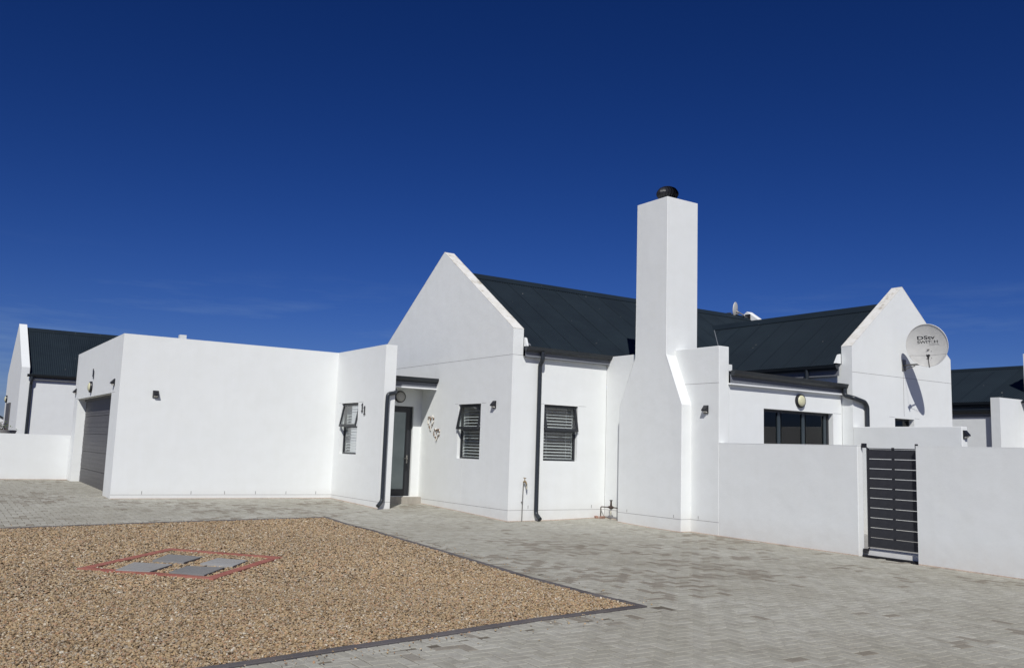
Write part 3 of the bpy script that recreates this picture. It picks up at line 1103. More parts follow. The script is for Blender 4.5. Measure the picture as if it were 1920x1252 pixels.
# chimney ---------------------------------------------------
CX, CX2 = 2.40, 3.318
y1, y2c, y3, y4 = -2.282, -1.300, -2.765, -.788
zt, zc1, zc2 = 7.108, 3.647, 2.572
ch = MB()
prof = [(y3, BASE), (y4, BASE), (y4, zc2), (y2c, zc1), (y2c, 3.70), (y1, 3.70), (y1, zc1), (y3, zc2)]
ch.prism([(y3, BASE), (y4, BASE), (y4, zc2), (y2c, zc1), (y1, zc1), (y3, zc2)], 'x', CX, A + .1)
ch.prism([(y1, zc1), (y2c, zc1), (y2c, zt), (y1, zt)], 'x', CX, CX2)
chim = ch.build('chimney', WHITE, house, bevel=.010)
# rotating cowl: neck, vaned globe, cap
ck = (2.86, -1.79)
cw = MB()
cw.lathe([(.155, 0), (.155, .10), (.19, .105), (.19, .13)], (ck[0], ck[1], zt), (0, 0, 1), 24)
nv = 22
for k in range(nv):
    a = 2 * math.pi * k / nv
    pts_o, pts_i = [], []
    for j in range(9):
        t = j / 8
        zz = zt + .12 + .25 * t
        r = .165 + .085 * math.sin(math.pi * (t * .9 + .06))
        a1 = a + .10 * math.sin(math.pi * t); a2 = a1 + .30
        pts_o.append((ck[0] + r * math.cos(a1), ck[1] + r * math.sin(a1), zz))
        r2 = r - .035
        pts_i.append((ck[0] + r2 * math.cos(a2), ck[1] + r2 * math.sin(a2), zz))
    for j in range(8):
        cw.quad(pts_o[j], pts_o[j + 1], pts_i[j + 1], pts_i[j])
cw.lathe([(.175, 0), (.12, .03), (.0, .045)], (ck[0], ck[1], zt + .365), (0, 0, 1), 24)
cw.lathe([(.14, .10), (.17, .2), (.16, .34)], (ck[0], ck[1], zt), (0, 0, 1), 20)
cw.build('chimney_cowl', BLACK, chim, recalc=False)

# plaster joints (sunk lines) as fine dark strips seated in the face
def joint(axis, plane, a, b, z, parent=house, h=.0075):
    mb = MB()
    if axis == 'x': mb.box(plane - .0015, plane + .004, a, b, z - h / 2, z + h / 2)
    else: mb.box(a, b, plane - .0015, plane + .004, z - h / 2, z + h / 2)
    return mb.build('plaster_joint', JOINT, parent)
joint('x', 0, 0, 5.9, ZJ)
joint('y', 0, 0, .276, ZJ)
joint('x', 0, 0, YD, ZD); joint('y', 0, 0, A, ZD)
joint('x', CX, y3, y4, ZD); joint('y', y3, CX, A, ZD); joint('x', A, Y2, y3, ZD); joint('x', A, Y2, y1 - .0, 3.007)
joint('y', YG, XG, X11, ZD); joint('x', X11, YE, YG, ZD); joint('y', YE, X11, X11R, ZD)
joint('y', YB, Bx, BE, ZJ2)
joint('x', A, y4, 0, ZD)
for ax, pl, a, b in (('x', 0, 2.30, 2.44), ('x', 0, 1.02, 1.22), ('y', 0, .78, .89), ('y', 0, 1.85, 2.08), ('x', X11, 5.26, 5.42), ('x', X11, 3.9, 4.18), ('x', XG, 6.15, 6.58), ('y', Y2, 6.31, 6.58), ('y', YB, 7.95, 8.16), ('y', YB, 8.95, 9.15), ('x', XG, 12.03, 12.3)):
    joint(ax, pl, a, b, ZL + .008, h=.006)
jv = MB(); jv.box(-.0015, .003, 2.02, 2.026, .05, 1.25); jv.build('plaster_joint', plain('pale_crack', (.62, .60, .57), .9), house)
SANDL = plain('swept_pale_sand', (.36, .28, .22), .95, 0, 30, .25)
def sand_line(pts):
    mb = MB()
    for (xa, ya_), (xb, yb_), (ox, oy) in pts:
        n = max(2, int(math.hypot(xb - xa, yb_ - ya_) / .25)); prev = None
        for k in range(n + 1):
            t = k / n; x = xa + (xb - xa) * t; y = ya_ + (yb_ - ya_) * t; w_ = random.uniform(.006, .04); z = gz(x, y)
            cur = ((x, y, z + .012), (x + ox * w_, y + oy * w_, z - .002))
            if prev: mb.quad(prev[0], prev[1], cur[1], cur[0])
            prev = cur
    o = mb.build('sand_line', SANDL, recalc=False); o['kind'] = 'structure'
sand_line([((0, YD), (0, 0), (-1, 0)), ((0, 0), (A, 0), (0, -1)), ((A, 0), (A, y4), (-1, 0)), ((CX, y4), (CX, y3), (-1, 0)), ((CX, y3), (A, y3), (0, -1)), ((A, y3), (A, -6.69), (-1, 0)), ((A, -7.77), (A, -15), (-1, 0)), ((XG, YG), (X11, YG), (0, -1)), ((X11, YG), (X11, YE), (-1, 0)), ((-14, 12.70), (XG, 12.70), (0, -1))])
# weep holes
for x in (-6.303, -5.209, -4.428, -3.679, -2.912, -2.133):
    mb = MB(); mb.box(x - .007, x + .007, YG - .002, YG + .003, ZD + .012, ZD + .085); mb.build('weep_hole', JOINT, house)
for x in (.527, 2.292):
    mb = MB(); mb.box(x - .007, x + .007, -.002, .003, ZD + .03, ZD + .105); mb.build('weep_hole', JOINT, house)
for y, xx in ((-2.55, CX), (-1.1, CX), (-2.98, A)):
    mb = MB(); mb.box(xx - .002, xx + .003, y - .007, y + .007, ZD + .02, ZD + .08); mb.build('weep_hole', JOINT, house)

# windows ---------------------------------------------------
def window(axis, plane, u0, u1, z0, z1, depth=.085, open_deg=11, nslat=17):
    """top-hung window over a fixed light with a blind behind; axis: wall normal axis, outside = negative side"""
    def P(d, u, z): return (plane + d, u, z) if axis == 'x' else (u, plane + d, z)
    def bx(mb, d0, d1, a, b, c, e):
        p, q = P(d0, a, c), P(d1, b, e)
        mb.box(p[0], q[0], p[1], q[1], p[2], q[2])
    zm = z0 + (z1 - z0) * .53
    f = .045
    mb = MB()
    D0, D1 = depth, depth + .05
    bx(mb, D0, D1, u0, u0 + f, z0, z1); bx(mb, D0, D1, u1 - f, u1, z0, z1)
    bx(mb, D0, D1, u0 + f, u1 - f, z0, z0 + f); bx(mb, D0, D1, u0 + f, u1 - f, z1 - f, z1)
    bx(mb, D0 + .001, D1 - .001, u0 + f, u1 - f, zm - .022, zm + .022)
    win = mb.build('window', ALU, house)
    pn = MB(); bx(pn, D0 + .02, D0 + .026, u0 + f, u1 - f, z0 + f, zm - .022); pn.build('pane', GLASS, win)
    # sash, hinged at top
    th = math.radians(open_deg)
    L = z1 - f - zm + .03
    s0, s1 = u0 + .012, u1 - .012
    def S(t, u, off):
        # t: distance down from hinge, off: outward offset normal to sash
        d = D0 - .002 - off * math.cos(th) - t * math.sin(th)
        z = z1 - .02 - t * math.cos(th) + off * math.sin(th)
        return P(d, u, z)
    sash = MB()
    def sb(t0, t1, a, b, o0=0., o1=.035):
        sash.hexa([S(t1, a, o0), S(t1, b, o0), S(t1, b, o1), S(t1, a, o1), S(t0, a, o0), S(t0, b, o0), S(t0, b, o1), S(t0, a, o1)])
    e = .05
    sb(0, e, s0, s1); sb(L - .06, L, s0, s1); sb(e, L - .06, s0, s0 + e); sb(e, L - .06, s1 - e, s1)
    so_ = sash.build('sash', ALU, win)
    sp = MB(); sp.hexa([S(L - .06, s0 + e, .014), S(L - .06, s1 - e, .014), S(L - .06, s1 - e, .02), S(L - .06, s0 + e, .02), S(e, s0 + e, .014), S(e, s1 - e, .014), S(e, s1 - e, .02), S(e, s0 + e, .02)])
    sp.build('sash_pane', GLASS, win)
    hd = MB(); um = (u0 + u1) / 2
    hd.hexa([S(L - .04, um - .05, -.035), S(L - .04, um + .05, -.035), S(L - .04, um + .05, 0), S(L - .04, um - .05, 0), S(L - .06, um - .05, -.035), S(L - .06, um + .05, -.035), S(L - .06, um + .05, 0), S(L - .06, um - .05, 0)])
    hd.build('handle', BLACK, win)
    # stays
    # room behind
    rm = MB(); E0 = .285
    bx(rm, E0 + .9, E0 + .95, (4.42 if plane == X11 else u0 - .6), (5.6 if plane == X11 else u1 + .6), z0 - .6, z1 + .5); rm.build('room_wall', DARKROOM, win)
    # venetian blind
    hb = MB(); bx(hb, D1 + .012, D1 + .06, u0 + .02, u1 - .02, z1 - .055, z1 - .012); hb.build('blind_head', SLAT, win)
    n = nslat
    zb, zt_ = z0 + .05, z1 - .08
    smesh = None
    for k in range(n):
        z = zb + (zt_ - zb) * k / (n - 1)
        if smesh is None:
            mb = MB()
            c = D1 + .035
            tilt = math.radians(20)
            dx, dz = .024 * math.cos(tilt), .024 * math.sin(tilt)
            mb.hexa([P(c - dx, u0 + .03, -dz), P(c - dx, u1 - .03, -dz), P(c + dx, u1 - .03, dz), P(c + dx, u0 + .03, dz),
                     P(c - dx, u0 + .03, -dz + .003), P(c - dx, u1 - .03, -dz + .003), P(c + dx, u1 - .03, dz + .003), P(c + dx, u0 + .03, dz + .003)])
            o = mb.build('blind_slat', SLAT, win); smesh = o.data
        else:
            o = bpy.data.objects.new('blind_slat', smesh); col.objects.link(o); o.parent = win
        o.location = (0, 0, z)
    for u in (u0 + .2, u1 - .2):
        cd = MB(); bx(cd, D1 + .033, D1 + .037, u - .002, u + .002, zb, zt_); cd.build('blind_cord', SLAT, win)
    return win
window('x', 0, *WG)
window('y', 0, *WS)
window('x', X11, *W11)
# small wing window
mb = MB()
mb.box(8.17, 8.215, YB + .13, YB + .18, 1.7, 2.54); mb.box(8.89, 8.935, YB + .13, YB + .18, 1.7, 2.54); mb.box(8.215, 8.89, YB + .13, YB + .18, 2.495, 2.54); mb.box(8.215, 8.89, YB + .13, YB + .18, 1.7, 1.745)
w2o = mb.build('window', ALU, house)
mb = MB(); mb.box(8.215, 8.89, YB + .15, YB + .156, 1.745, 2.495); mb.build('pane', DGLASS, w2o)
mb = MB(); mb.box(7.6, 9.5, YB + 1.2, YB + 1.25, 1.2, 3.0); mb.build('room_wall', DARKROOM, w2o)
for k in range(8):
    mb = MB(); z = 2.44 - k * .07; mb.hexa([(8.22, YB + .21, z - .01), (8.88, YB + .21, z - .01), (8.88, YB + .25, z + .012), (8.22, YB + .25, z + .012), (8.22, YB + .21, z - .007), (8.88, YB + .21, z - .007), (8.88, YB + .25, z + .015), (8.22, YB + .25, z + .015)])
    mb.build('blind_slat', SLAT, w2o)

# sliding doors to the courtyard
sdr = MB()
x0, x1, z0, z1 = SD
fy0, fy1 = Y2 + .12, Y2 + .19
sdr.box(x0, x0 + .05, fy0, fy1, z0, z1); sdr.box(x1 - .06, x1, fy0, fy1, z0, z1); sdr.box(x0 + .05, x1 - .06, fy0, fy1, z1 - .06, z1); sdr.box(x0 + .05, x1 - .06, fy0, fy1, z0, z0 + .06)
sd = sdr.build('sliding_door', ALU, house)
for a in (4.56, 5.36, 6.10):
    mb = MB(); mb.box(a, a + .085, fy0 - .012, fy0 + .03, z0 + .06, z1 - .06); mb.box(a + .09, a + .15, fy0 + .032, fy1 - .004, z0 + .06, z1 - .06)
    mb.build('door_stile', BLUEALU, sd)
for a, b in ((x0 + .05, 4.56), (4.71, 5.36), (5.51, 6.10)):
    mb = MB(); mb.box(a, b, fy0 + .012, fy0 + .018, z0 + .06, z1 - .06); mb.build('pane', DGLASS, sd)
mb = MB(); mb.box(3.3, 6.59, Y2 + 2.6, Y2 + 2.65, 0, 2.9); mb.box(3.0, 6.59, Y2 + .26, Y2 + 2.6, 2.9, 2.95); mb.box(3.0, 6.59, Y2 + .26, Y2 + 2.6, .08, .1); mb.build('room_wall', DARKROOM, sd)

# front door
fdm = MB()
d0, d1 = YD + .07, YD + .13
fdm.box(DRX0, DRX0 + .05, d0, d1, DZ0, DZ1); fdm.box(DRX1 - .05, DRX1, d0, d1, DZ0, DZ1); fdm.box(DRX0 + .05, DRX1 - .05, d0, d1, DZ1 - .05, DZ1); fdm.box(DRX0 + .05, DRX1 - .05, d0, d1, DZ0, DZ0 + .03)
fd = fdm.build('front_door', ALU, house)
lf = MB()
a, b, c, e = DRX0 + .053, DRX1 - .053, DZ0 + .033, DZ1 - .053
lf.box(a, a + .08, d0 + .008, d1 - .008, c, e); lf.box(b - .11, b, d0 + .008, d1 - .008, c, e); lf.box(a + .08, b - .11, d0 + .008, d1 - .008, e - .10, e); lf.box(a + .08, b - .11, d0 + .008, d1 - .008, c, c + .14)
lf.build('door_leaf', ALU, fd)
mb = MB(); mb.box(a + .08, b - .11, d0 + .02, d0 + .03, c + .14, e - .10); mb.build('pane', FROST, fd)
mb = MB(); mb.tube([(b - .05, d0 - .045, 1.22), (b - .16, d0 - .045, 1.22)], .010, 8); mb.tube([(b - .05, d0, 1.22), (b - .05, d0 - .05, 1.22)], .012, 8)
mb.box(b - .07, b - .03, d0 - .004, d0 + .008, 1.10, 1.30); mb.build('handle', STEEL, fd)
# doorstep with three tiles
stp = MB(); stp.box(X11R + .003, -.003, YD - .17, YD + .07, -.1, .262); st = stp.build('doorstep', plain('grey_grout', (.22, .2, .18), .9), house)
for k in range(4):
    xa = X11R + .006 + k * .358
    t_ = MB(); t_.box(xa + .003, min(xa + .355, -.004), YD - .178, YD + .069, .262, .274); t_.box(xa + .003, min(xa + .355, -.004), YD - .179, YD - .1705, .02, .2615); t_.build('step_tile', TILE, st)

# garage door: five sections, each ribbed
gdx = XG + .235
fr_ = MB(); fr_.box(XG + .19, XG + .25, 6.60, 12.01, 2.50, 2.556); gdo = fr_.build('garage_door', GDOOR, house)
zb = .13
for k in range(5):
    h = (2.545 - zb) / 5
    a = zb + k * h + .006; b = zb + (k + 1) * h - .006
    mb = MB(); mb.box(gdx, gdx + .04, 6.602, 12.008, a, b)
    for q in range(1, 4):
        zz = a + (b - a) * q / 4
        mb.box(gdx - .005, gdx, 6.602, 12.008, zz - .05, zz + .035)
    mb.build('door_panel', GDOOR, gdo)
mb = MB(); mb.box(gdx + .005, gdx + .03, 6.602, 12.008, zb - .05, zb + .005); mb.build('rubber_seal', BLACK, gdo)
mb = MB(); mb.box(gdx + .041, gdx + .06, 6.61, 12.0, zb, 2.54); mb.build('door_backing', BLACK, gdo)
dv = MB(); dv.box(XG + .02, gdx + .2, 6.60, 12.01, .0, .10); dv.build('garage_threshold', plain('dark_threshold_concrete', (.17, .16, .15), .9), house)

# white vent cowl on the garage roof
mb = MB(); mb.box(-5.0, -4.83, 8.9, 9.08, ZG - .4, 4.34)
mb.build('roof_vent', WHITE, house)

# ------------------------------------------------------------------ boundary walls and gate
YGA, YGB = -6.694, -7.763
def wthing(name, build_fn, label, cat='wall', loc=(0, 0, 0)):
    e = empty(name, loc, label, cat)
    return e
bw = empty('boundary_wall', (A, -5, 0), 'low white boundary wall between the lounge corner and the slatted gate', 'wall')
mb = MB(); mb.box(A, A + .15, YGA, Y2 - .002, BASE, 1.788); mb.build('wall_body', WHITE, bw, bevel=.010)
mb = MB(); mb.box(A - .001, A + .151, YGA - .001, Y2 - .002, 1.788, 1.80); mb.build('coping', WHITE, bw)
bw2 = empty('boundary_wall', (A, -10, 0), 'low white boundary wall on the right of the slatted gate', 'wall')
mb = MB(); mb.box(A, A + .15, -19, YGB, BASE, 1.793); mb.build('wall_body', WHITE, bw2)
mb = MB(); mb.box(A - .001, A + .151, -19, YGB + .001, 1.793, 1.805); mb.build('coping', WHITE, bw2)
bw3 = empty('courtyard_screen_wall', (Bx, -5, 0), 'white screen wall behind the gate, running out from the wing gable', 'wall')
mb = MB(); mb.box(Bx, Bx + .2, -6.30, YB - .002, BASE, 2.277); mb.build('wall_body', WHITE, bw3, bevel=.010)

gate = empty('slatted_gate', (A + .12, -7.23, 0), 'charcoal metal garden gate of wide horizontal slats between low white walls', 'gate')
gx = A + .115
ya, yb = -6.800, -7.742            # leaf edges
zb, zt_ = .115, 1.752
for y in (ya, yb + .028):
    mb = MB(); mb.box(gx - .02, gx + .02, y - .028, y, zb, zt_); mb.build('gate_stile', GATE, gate)
mb = MB(); mb.box(gx - .02, gx + .02, yb + .028, ya - .028, zt_ - .012, zt_ + .004); mb.build('top_rail', GATE, gate)
n = 10; hh = (zt_ - .012 - zb) / n
sm = None
for k in range(n):
    z = zb + k * hh
    if sm is None:
        mb = MB(); mb.box(gx - .010, gx + .010, yb + .029, ya - .029, .0035, hh - .0055)
        o = mb.build('gate_slat', GATE, gate, bevel=.002); sm = o.data
    else:
        o = bpy.data.objects.new('gate_slat', sm); col.objects.link(o); o.parent = gate
        o.matrix_parent_inverse = Matrix.Translation(-Vector(gate.location))
    o.location = (0, 0, z)
mb = MB(); ym = (ya + yb) / 2; mb.box(gx + .011, gx + .028, ym - .022, ym + .022, zb, zt_ + .018); mb.build('centre_brace', GATE, gate)
for y, z in ((ya + .058, 1.80), (ya + .058, .045), (yb + .035, 1.80)):
    mb = MB(); mb.box(gx - .03, gx + .03, y - .035 if y > -7 else y - .008, y + .03 if y > -7 else y + .012, z - .04, z + .035); mb.build('hinge_block', BLACK, gate)
mb = MB(); mb.tube([(gx, ya + .03, 1.78), (gx, ya - .02, 1.745)], .012, 6); mb.build('hinge_arm', BLACK, gate)
mb = MB(); mb.tube([(gx, ya + .03, .06), (gx, ya - .02, .10)], .012, 6); mb.build('hinge_arm', BLACK, gate)
mb = MB(); mb.box(gx - .03, gx + .03, YGB + .003, YGA - .003, -.09, -.022); mb.build('threshold_bar', BLACK, gate)
mb = MB(); mb.box(gx + .032, gx + .25, YGB + .003, YGA - .003, -.2, .07); mb.build('sill', WHITE, gate)

# ------------------------------------------------------------------ lamps
def frame(nrm):
    n = Vector(nrm); u = Vector((0, 0, 1)).cross(n).normalized()
    return n, u
def wedge_lamp(p, nrm, label, s=1.):
    n, u = frame(nrm); p = Vector(p); Z = Vector((0, 0, 1))
    e = empty('wall_light', p, label, 'wall light', 'black wedge shaped outdoor wall lights')
    def Q(a, b, c): return tuple(p + u * a * s + n * b * s + Z * c * s)
    mb = MB(); mb.hexa([Q(-.065, .001, -.085), Q(.065, .001, -.085), Q(.065, .02, -.085), Q(-.065, .02, -.085), Q(-.065, .001, .085), Q(.065, .001, .085), Q(.065, .02, .085), Q(-.065, .02, .085)])
    mb.build('backplate', BLACK, e, bevel=.003)
    mb = MB(); mb.hexa([Q(-.06, .02, -.035), Q(.06, .02, -.035), Q(.055, .095, -.03), Q(-.055, .095, -.03), Q(-.06, .02, .08), Q(.06, .02, .08), Q(.055, .095, -.005), Q(-.055, .095, -.005)])
    mb.build('hood', BLACK, e, bevel=.003)
    mb = MB(); mb.hexa([Q(-.045, .021, -.070), Q(.045, .021, -.070), Q(.042, .060, -.055), Q(-.042, .060, -.055), Q(-.045, .021, -.037), Q(.045, .021, -.037), Q(.042, .075, -.036), Q(-.042, .075, -.036)])
    mb.build('lens', LENS, e)
    return e
wedge_lamp((0, .665, 2.515), (-1, 0, 0), 'black wedge wall light on the gable wall beside its window')
wedge_lamp((A, -3.19, 2.47), (-1, 0, 0), 'black wedge wall light between the chimney and the boundary wall corner')
wedge_lamp((-6.18, YG, 2.535), (0, -1, 0), 'black wedge wall light alone on the long blank garage wall')
wedge_lamp((XG, 6.33, 2.79), (-1, 0, 0), 'black wedge wall light right of the garage door, near the corner')
wedge_lamp((XG, 12.45, 2.79), (-1, 0, 0), 'black wedge wall light left of the garage door, at the far corner')
wedge_lamp((6.70, -6.30, 2.12), (0, -1, 0), 'black wedge wall light on the end of the courtyard screen wall')

def bulkhead(p, nrm, r, label, lens=LAMPG):
    e = empty('bulkhead_light', p, label, 'wall light', 'round bulkhead wall lights')
    mb = MB(); mb.lathe([(r, .001), (r, .045), (r * .93, .06), (r * .82, .062), (r * .82, .05)], p, nrm, 32); mb.build('housing', BLACK, e, smooth=True, recalc=False)
    mb = MB(); mb.lathe([(r * .815, .045)] + [(r * .815 * math.cos(t), .05 + .055 * math.sin(t)) for t in [k * math.pi / 16 for k in range(9)]], p, nrm, 32); mb.build('lens', lens, e, smooth=True, recalc=False)
    return e
bulkhead((5.147, Y2, 2.775), (0, -1, 0), .15, 'round cream bulkhead light above the courtyard sliding doors')
bulkhead((XG, 9.67, 2.81), (-1, 0, 0), .15, 'round cream bulkhead light above the garage door')
bulkhead((-.64, YD, 2.76), (0, -1, 0), .15, 'round black rimmed bulkhead light in shade above the front door', plain('grey_opal_lens', (.42, .41, .38), .4))

# ------------------------------------------------------------------ house numbers
def numeral(p, nrm, h, parent):
    """a figure 1 with flag and foot, leaning slightly"""
    n, u = frame(nrm); p = Vector(p); Z = Vector((0, 0, 1))
    w = h * .16
    out = [(-w * .5, -h * .5 + h * .12), (-w * 1.35, -h * .5 + h * .12), (-w * 1.45, -h * .5), (w * 1.35, -h * .5), (w * 1.35, -h * .5 + h * .12), (w * .6, -h * .5 + h * .12), (w * .6, h * .5), (-w * .1, h * .5), (-w * 1.3, h * .30), (-w * 1.15, h * .2), (-w * .5, h * .28)]
    mb = MB(); m = len(out)
    for d in (.008, .022):
        for a, b in out: mb.v.append(tuple(p + u * a + n * d + Z * b))
    mb.f.append(tuple(range(m))); mb.f.append(tuple(range(2 * m - 1, m - 1, -1))); mb.mi += [0, 0]
    for k in range(m):
        q = (k + 1) % m; mb.f.append((k, q, m + q, m + k)); mb.mi.append(0)
    mb.tube([tuple(p + n * .0), tuple(p + n * .01)], .008, 6)
    return mb.build('numeral', BLACK, parent)
nm = empty('house_number', (X11, 3.87, 2.38), 'black house number 11 stepped down on the white wall beside the window', 'house number')
numeral((X11, 3.935, 2.425), (-1, 0, 0), .21, nm); numeral((X11, 3.795, 2.355), (-1, 0, 0), .21, nm)
nm = empty('house_number', (XG, 9.5, 3.15), 'grey house number 11 above the round light over the garage door', 'house number')
numeral((XG, 9.46, 3.13), (-1, 0, 0), .21, nm); numeral((XG, 9.58, 3.19), (-1, 0, 0), .21, nm)

# ------------------------------------------------------------------ heart wreaths
def heart(y, z, w, h, label, nb):
    e = empty('heart_wreath', (0, y, z), label, 'wreath', 'heart wreaths beside the front door')
    ring = MB(); pts = []
    for k in range(nb + 1):
        t = 2 * math.pi * k / nb
        X = 16 * math.sin(t) ** 3 / 16; Yy = (13 * math.cos(t) - 5 * math.cos(2 * t) - 2 * math.cos(3 * t) - math.cos(4 * t)) / 15
        pts.append((-.02, y - X * w / 2, z + (Yy + .1) * h / 2))
    ring.tube(pts, .006, 5); ring.build('wire_ring', WOOD, e)
    for k, p in enumerate(pts[:-1]):
        s = random.uniform(.010, .020)
        nx = Vector(pts[(k + 1) % nb]) - Vector(p); nx.normalize()
        j = Vector((random.uniform(-.012, .004), random.uniform(-.012, .012), random.uniform(-.012, .012)))
        a = Vector(p) + j
        mb = MB(); dd = (nx + Vector((0, random.uniform(-.5, .5), random.uniform(-.5, .5)))).normalized() * s * random.uniform(1., 2.)
        mb.tube([a - dd, a - dd * .5, a + dd * .4, a + dd], [s * .35, s, s * .8, s * .25], 6)
        mb.build('shell', WOOD if random.random() < (.6 if p[2] > z + h * .25 else .3) else SHELL, e)
heart(3.60, 2.13, .30, .33, 'upper of the two heart shaped shell wreaths on the gable wall', 26)
heart(3.27, 1.84, .30, .27, 'lower of the two heart shaped shell wreaths on the gable wall', 24)

# ------------------------------------------------------------------ garden tap and stop valve
tp = empty('garden_tap', (.36, -.04, 0), 'old brass garden tap on a thin standpipe against the side wall', 'tap')
mb = MB(); mb.tube([(.345, -.035, -.02), (.352, -.035, .45), (.365, -.035, .86)], .011, 8); mb.build('standpipe', STEEL, tp)
mb = MB(); mb.tube([(.365, -.035, .84), (.365, -.075, .86), (.368, -.12, .85), (.37, -.135, .80)], [.016, .02, .016, .014], 8); mb.build('spout', BRASS, tp)
mb = MB(); mb.tube([(.366, -.08, .86), (.366, -.08, .93)], .010, 8); mb.tube([(.33, -.08, .935), (.40, -.08, .925)], .009, 6); mb.build('handle', BRASS, tp)
mb = MB(); mb.tube([(.38, -.09, .87), (.40, -.10, .80), (.41, -.09, .72), (.415, -.09, .68)], [.012, .022, .018, .006], 7); mb.build('rag', CLOTH, tp)
mb = MB(); mb.box(.335, .37, -.035, -.001, .40, .425); mb.build('pipe_clip', STEEL, tp)
vl = empty('stop_valve', (2.6, -.12, 0), 'rusty water pipe with stop valve in the corner beside the chimney', 'water pipe')
mb = MB(); mb.tube(smoothpath([(2.52, -.06, .03), (2.52, -.06, .30), (2.52, -.42, .31), (2.52, -.80, .31)], .03), .012, 8); mb.build('pipe', RUST, vl, smooth=True)
mb = MB(); mb.tube([(2.52, -.33, .31), (2.52, -.38, .31), (2.52, -.46, .31), (2.52, -.50, .31)], [.02, .035, .035, .02], 8); mb.tube([(2.52, -.42, .27), (2.52, -.42, .46)], [.03, .018], 8); mb.build('valve_body', RUST, vl)
mb = MB(); mb.lathe([(.035, 0), (.038, .012), (.02, .02)], (2.52, -.42, .455), (0, 0, 1), 8); mb.build('valve_wheel', BLACK, vl)
mb = MB(); mb.tube([(2.50, -.44, .24), (2.49, -.45, .19), (2.49, -.45, .13)], [.012, .022, .01], 6); mb.build('rag', CLOTH, vl)
for x, y, a, lb in ((2.50, -.14, .3, 'larger orange brick piece lying flat under the water pipe'), (2.40, -.05, 1.2, 'brick piece leftmost in the corner below the water pipe')):
    mb = MB(); c, s = math.cos(a), math.sin(a); z0 = gz(x, y) - .0
    mb.hexa([(x + c * u - s * v, y + s * u + c * v, z0 + w) for w in (0, .05) for u, v in ((-.07, -.035), (.07, -.035), (.07, .035), (-.07, .035))])
    tag(mb.build('brick_piece', BRICK, bevel=.004), lb, 'brick', 'brick pieces under the water pipe')

# ------------------------------------------------------------------ satellite dishes
def text_mesh(body, size, mat, name, sx=1., bold=.0):
    cu = bpy.data.curves.new(name, 'FONT'); cu.body = body; cu.size = size; cu.extrude = .001; cu.offset = bold
    cu.align_x = 'LEFT'; cu.resolution_u = 3
    tmp = bpy.data.objects.new(name, cu); col.objects.link(tmp)
    dg = bpy.context.evaluated_depsgraph_get()
    me = bpy.data.meshes.new_from_object(tmp.evaluated_get(dg))
    bpy.data.objects.remove(tmp); bpy.data.curves.remove(cu)
    me.materials.clear(); me.materials.append(mat)
    o = bpy.data.objects.new(name, me); col.objects.link(o)
    return o

def dish(D, az, el, R, parent_label, cat, mount, aim=None):
    n = Vector((math.cos(el) * math.cos(az), math.cos(el) * math.sin(az), math.sin(el)))
    u = Vector((0, 0, 1)).cross(n).normalized()          # to the viewer's right when facing the dish
    w = n.cross(u)
    D = Vector(D)
    e = empty('satellite_dish', mount, parent_label, cat)
    depth = R * .13
    def bowl(r, th): return depth * (r / R) ** 2 - depth
    mb = MB()
    NR, NS = 8, 40
    ids = []
    for side, off in ((0, .0), (1, -.012)):
        for i in range(NR + 1):
            r = R * i / NR
            for j in range(NS):
                t = 2 * math.pi * j / NS
                mb.v.append(tuple(D + u * math.cos(t) * r * .97 + w * math.sin(t) * r * 1.03 + n * (bowl(r, t) + off)))
    for side in (0, 1):
        b = side * (NR + 1) * NS
        for i in range(NR):
            for j in range(NS):
                q = (b + i * NS + j, b + i * NS + (j + 1) % NS, b + (i + 1) * NS + (j + 1) % NS, b + (i + 1) * NS + j)
                mb.f.append(q if side == 0 else q[::-1]); mb.mi.append(0)
    for j in range(NS):
        a = NR * NS + j; b_ = NR * NS + (j + 1) % NS; k = (NR + 1) * NS
        mb.f.append((a, b_, b_ + k, a + k)); mb.mi.append(0)
    rf = mb.build('reflector', DISH, e, smooth=True, recalc=True)
    mb = MB()
    mb.tube([tuple(D + u * math.cos(t) * R * .97 + w * math.sin(t) * R * 1.03 + n * .002) for t in [2 * math.pi * j / 40 for j in range(41)]], .009, 6, cap=False)
    mb.build('rim', DISH, e, smooth=True)
    # feed arm from the lower rim to the receiver head in front
    low = D - w * R * 1.02 - n * .01
    head = D + (aim or n) * R * .95 - w * R * .50
    mb = MB(); mb.tube([low - w * .03 - n * .03, low + (head - low) * .5 - w * .01, head - w * .04], .013, 6); mb.build('feed_arm', STEEL, e)
    mb = MB(); mb.tube([head - n * .03, head - n * .10], [.03, .022], 10); mb.tube([head + n * .05, head - n * .03], .022, 10); mb.tube([head, head - w * .09], .018, 8); mb.build('receiver_head', BLACK, e)
    for s in (-1, 1):
        mb = MB(); mb.tube([D + u * s * R * .86 - w * R * .46 - n * depth * .1, head], .0035, 5); mb.build('stay_rod', STEEL, e)
    bk = D - n * (depth + .09) - w * R * .35
    mb = MB(); mb.tube([D - n * (depth * .9) - w * R * .2, bk], .03, 8); mb.tube([D - n * depth * .5 - w * R * .6, bk - w * .05], .02, 8); mb.build('rear_bracket', STEEL, e)
    return e, D, n, u, w, bk, depth, bowl

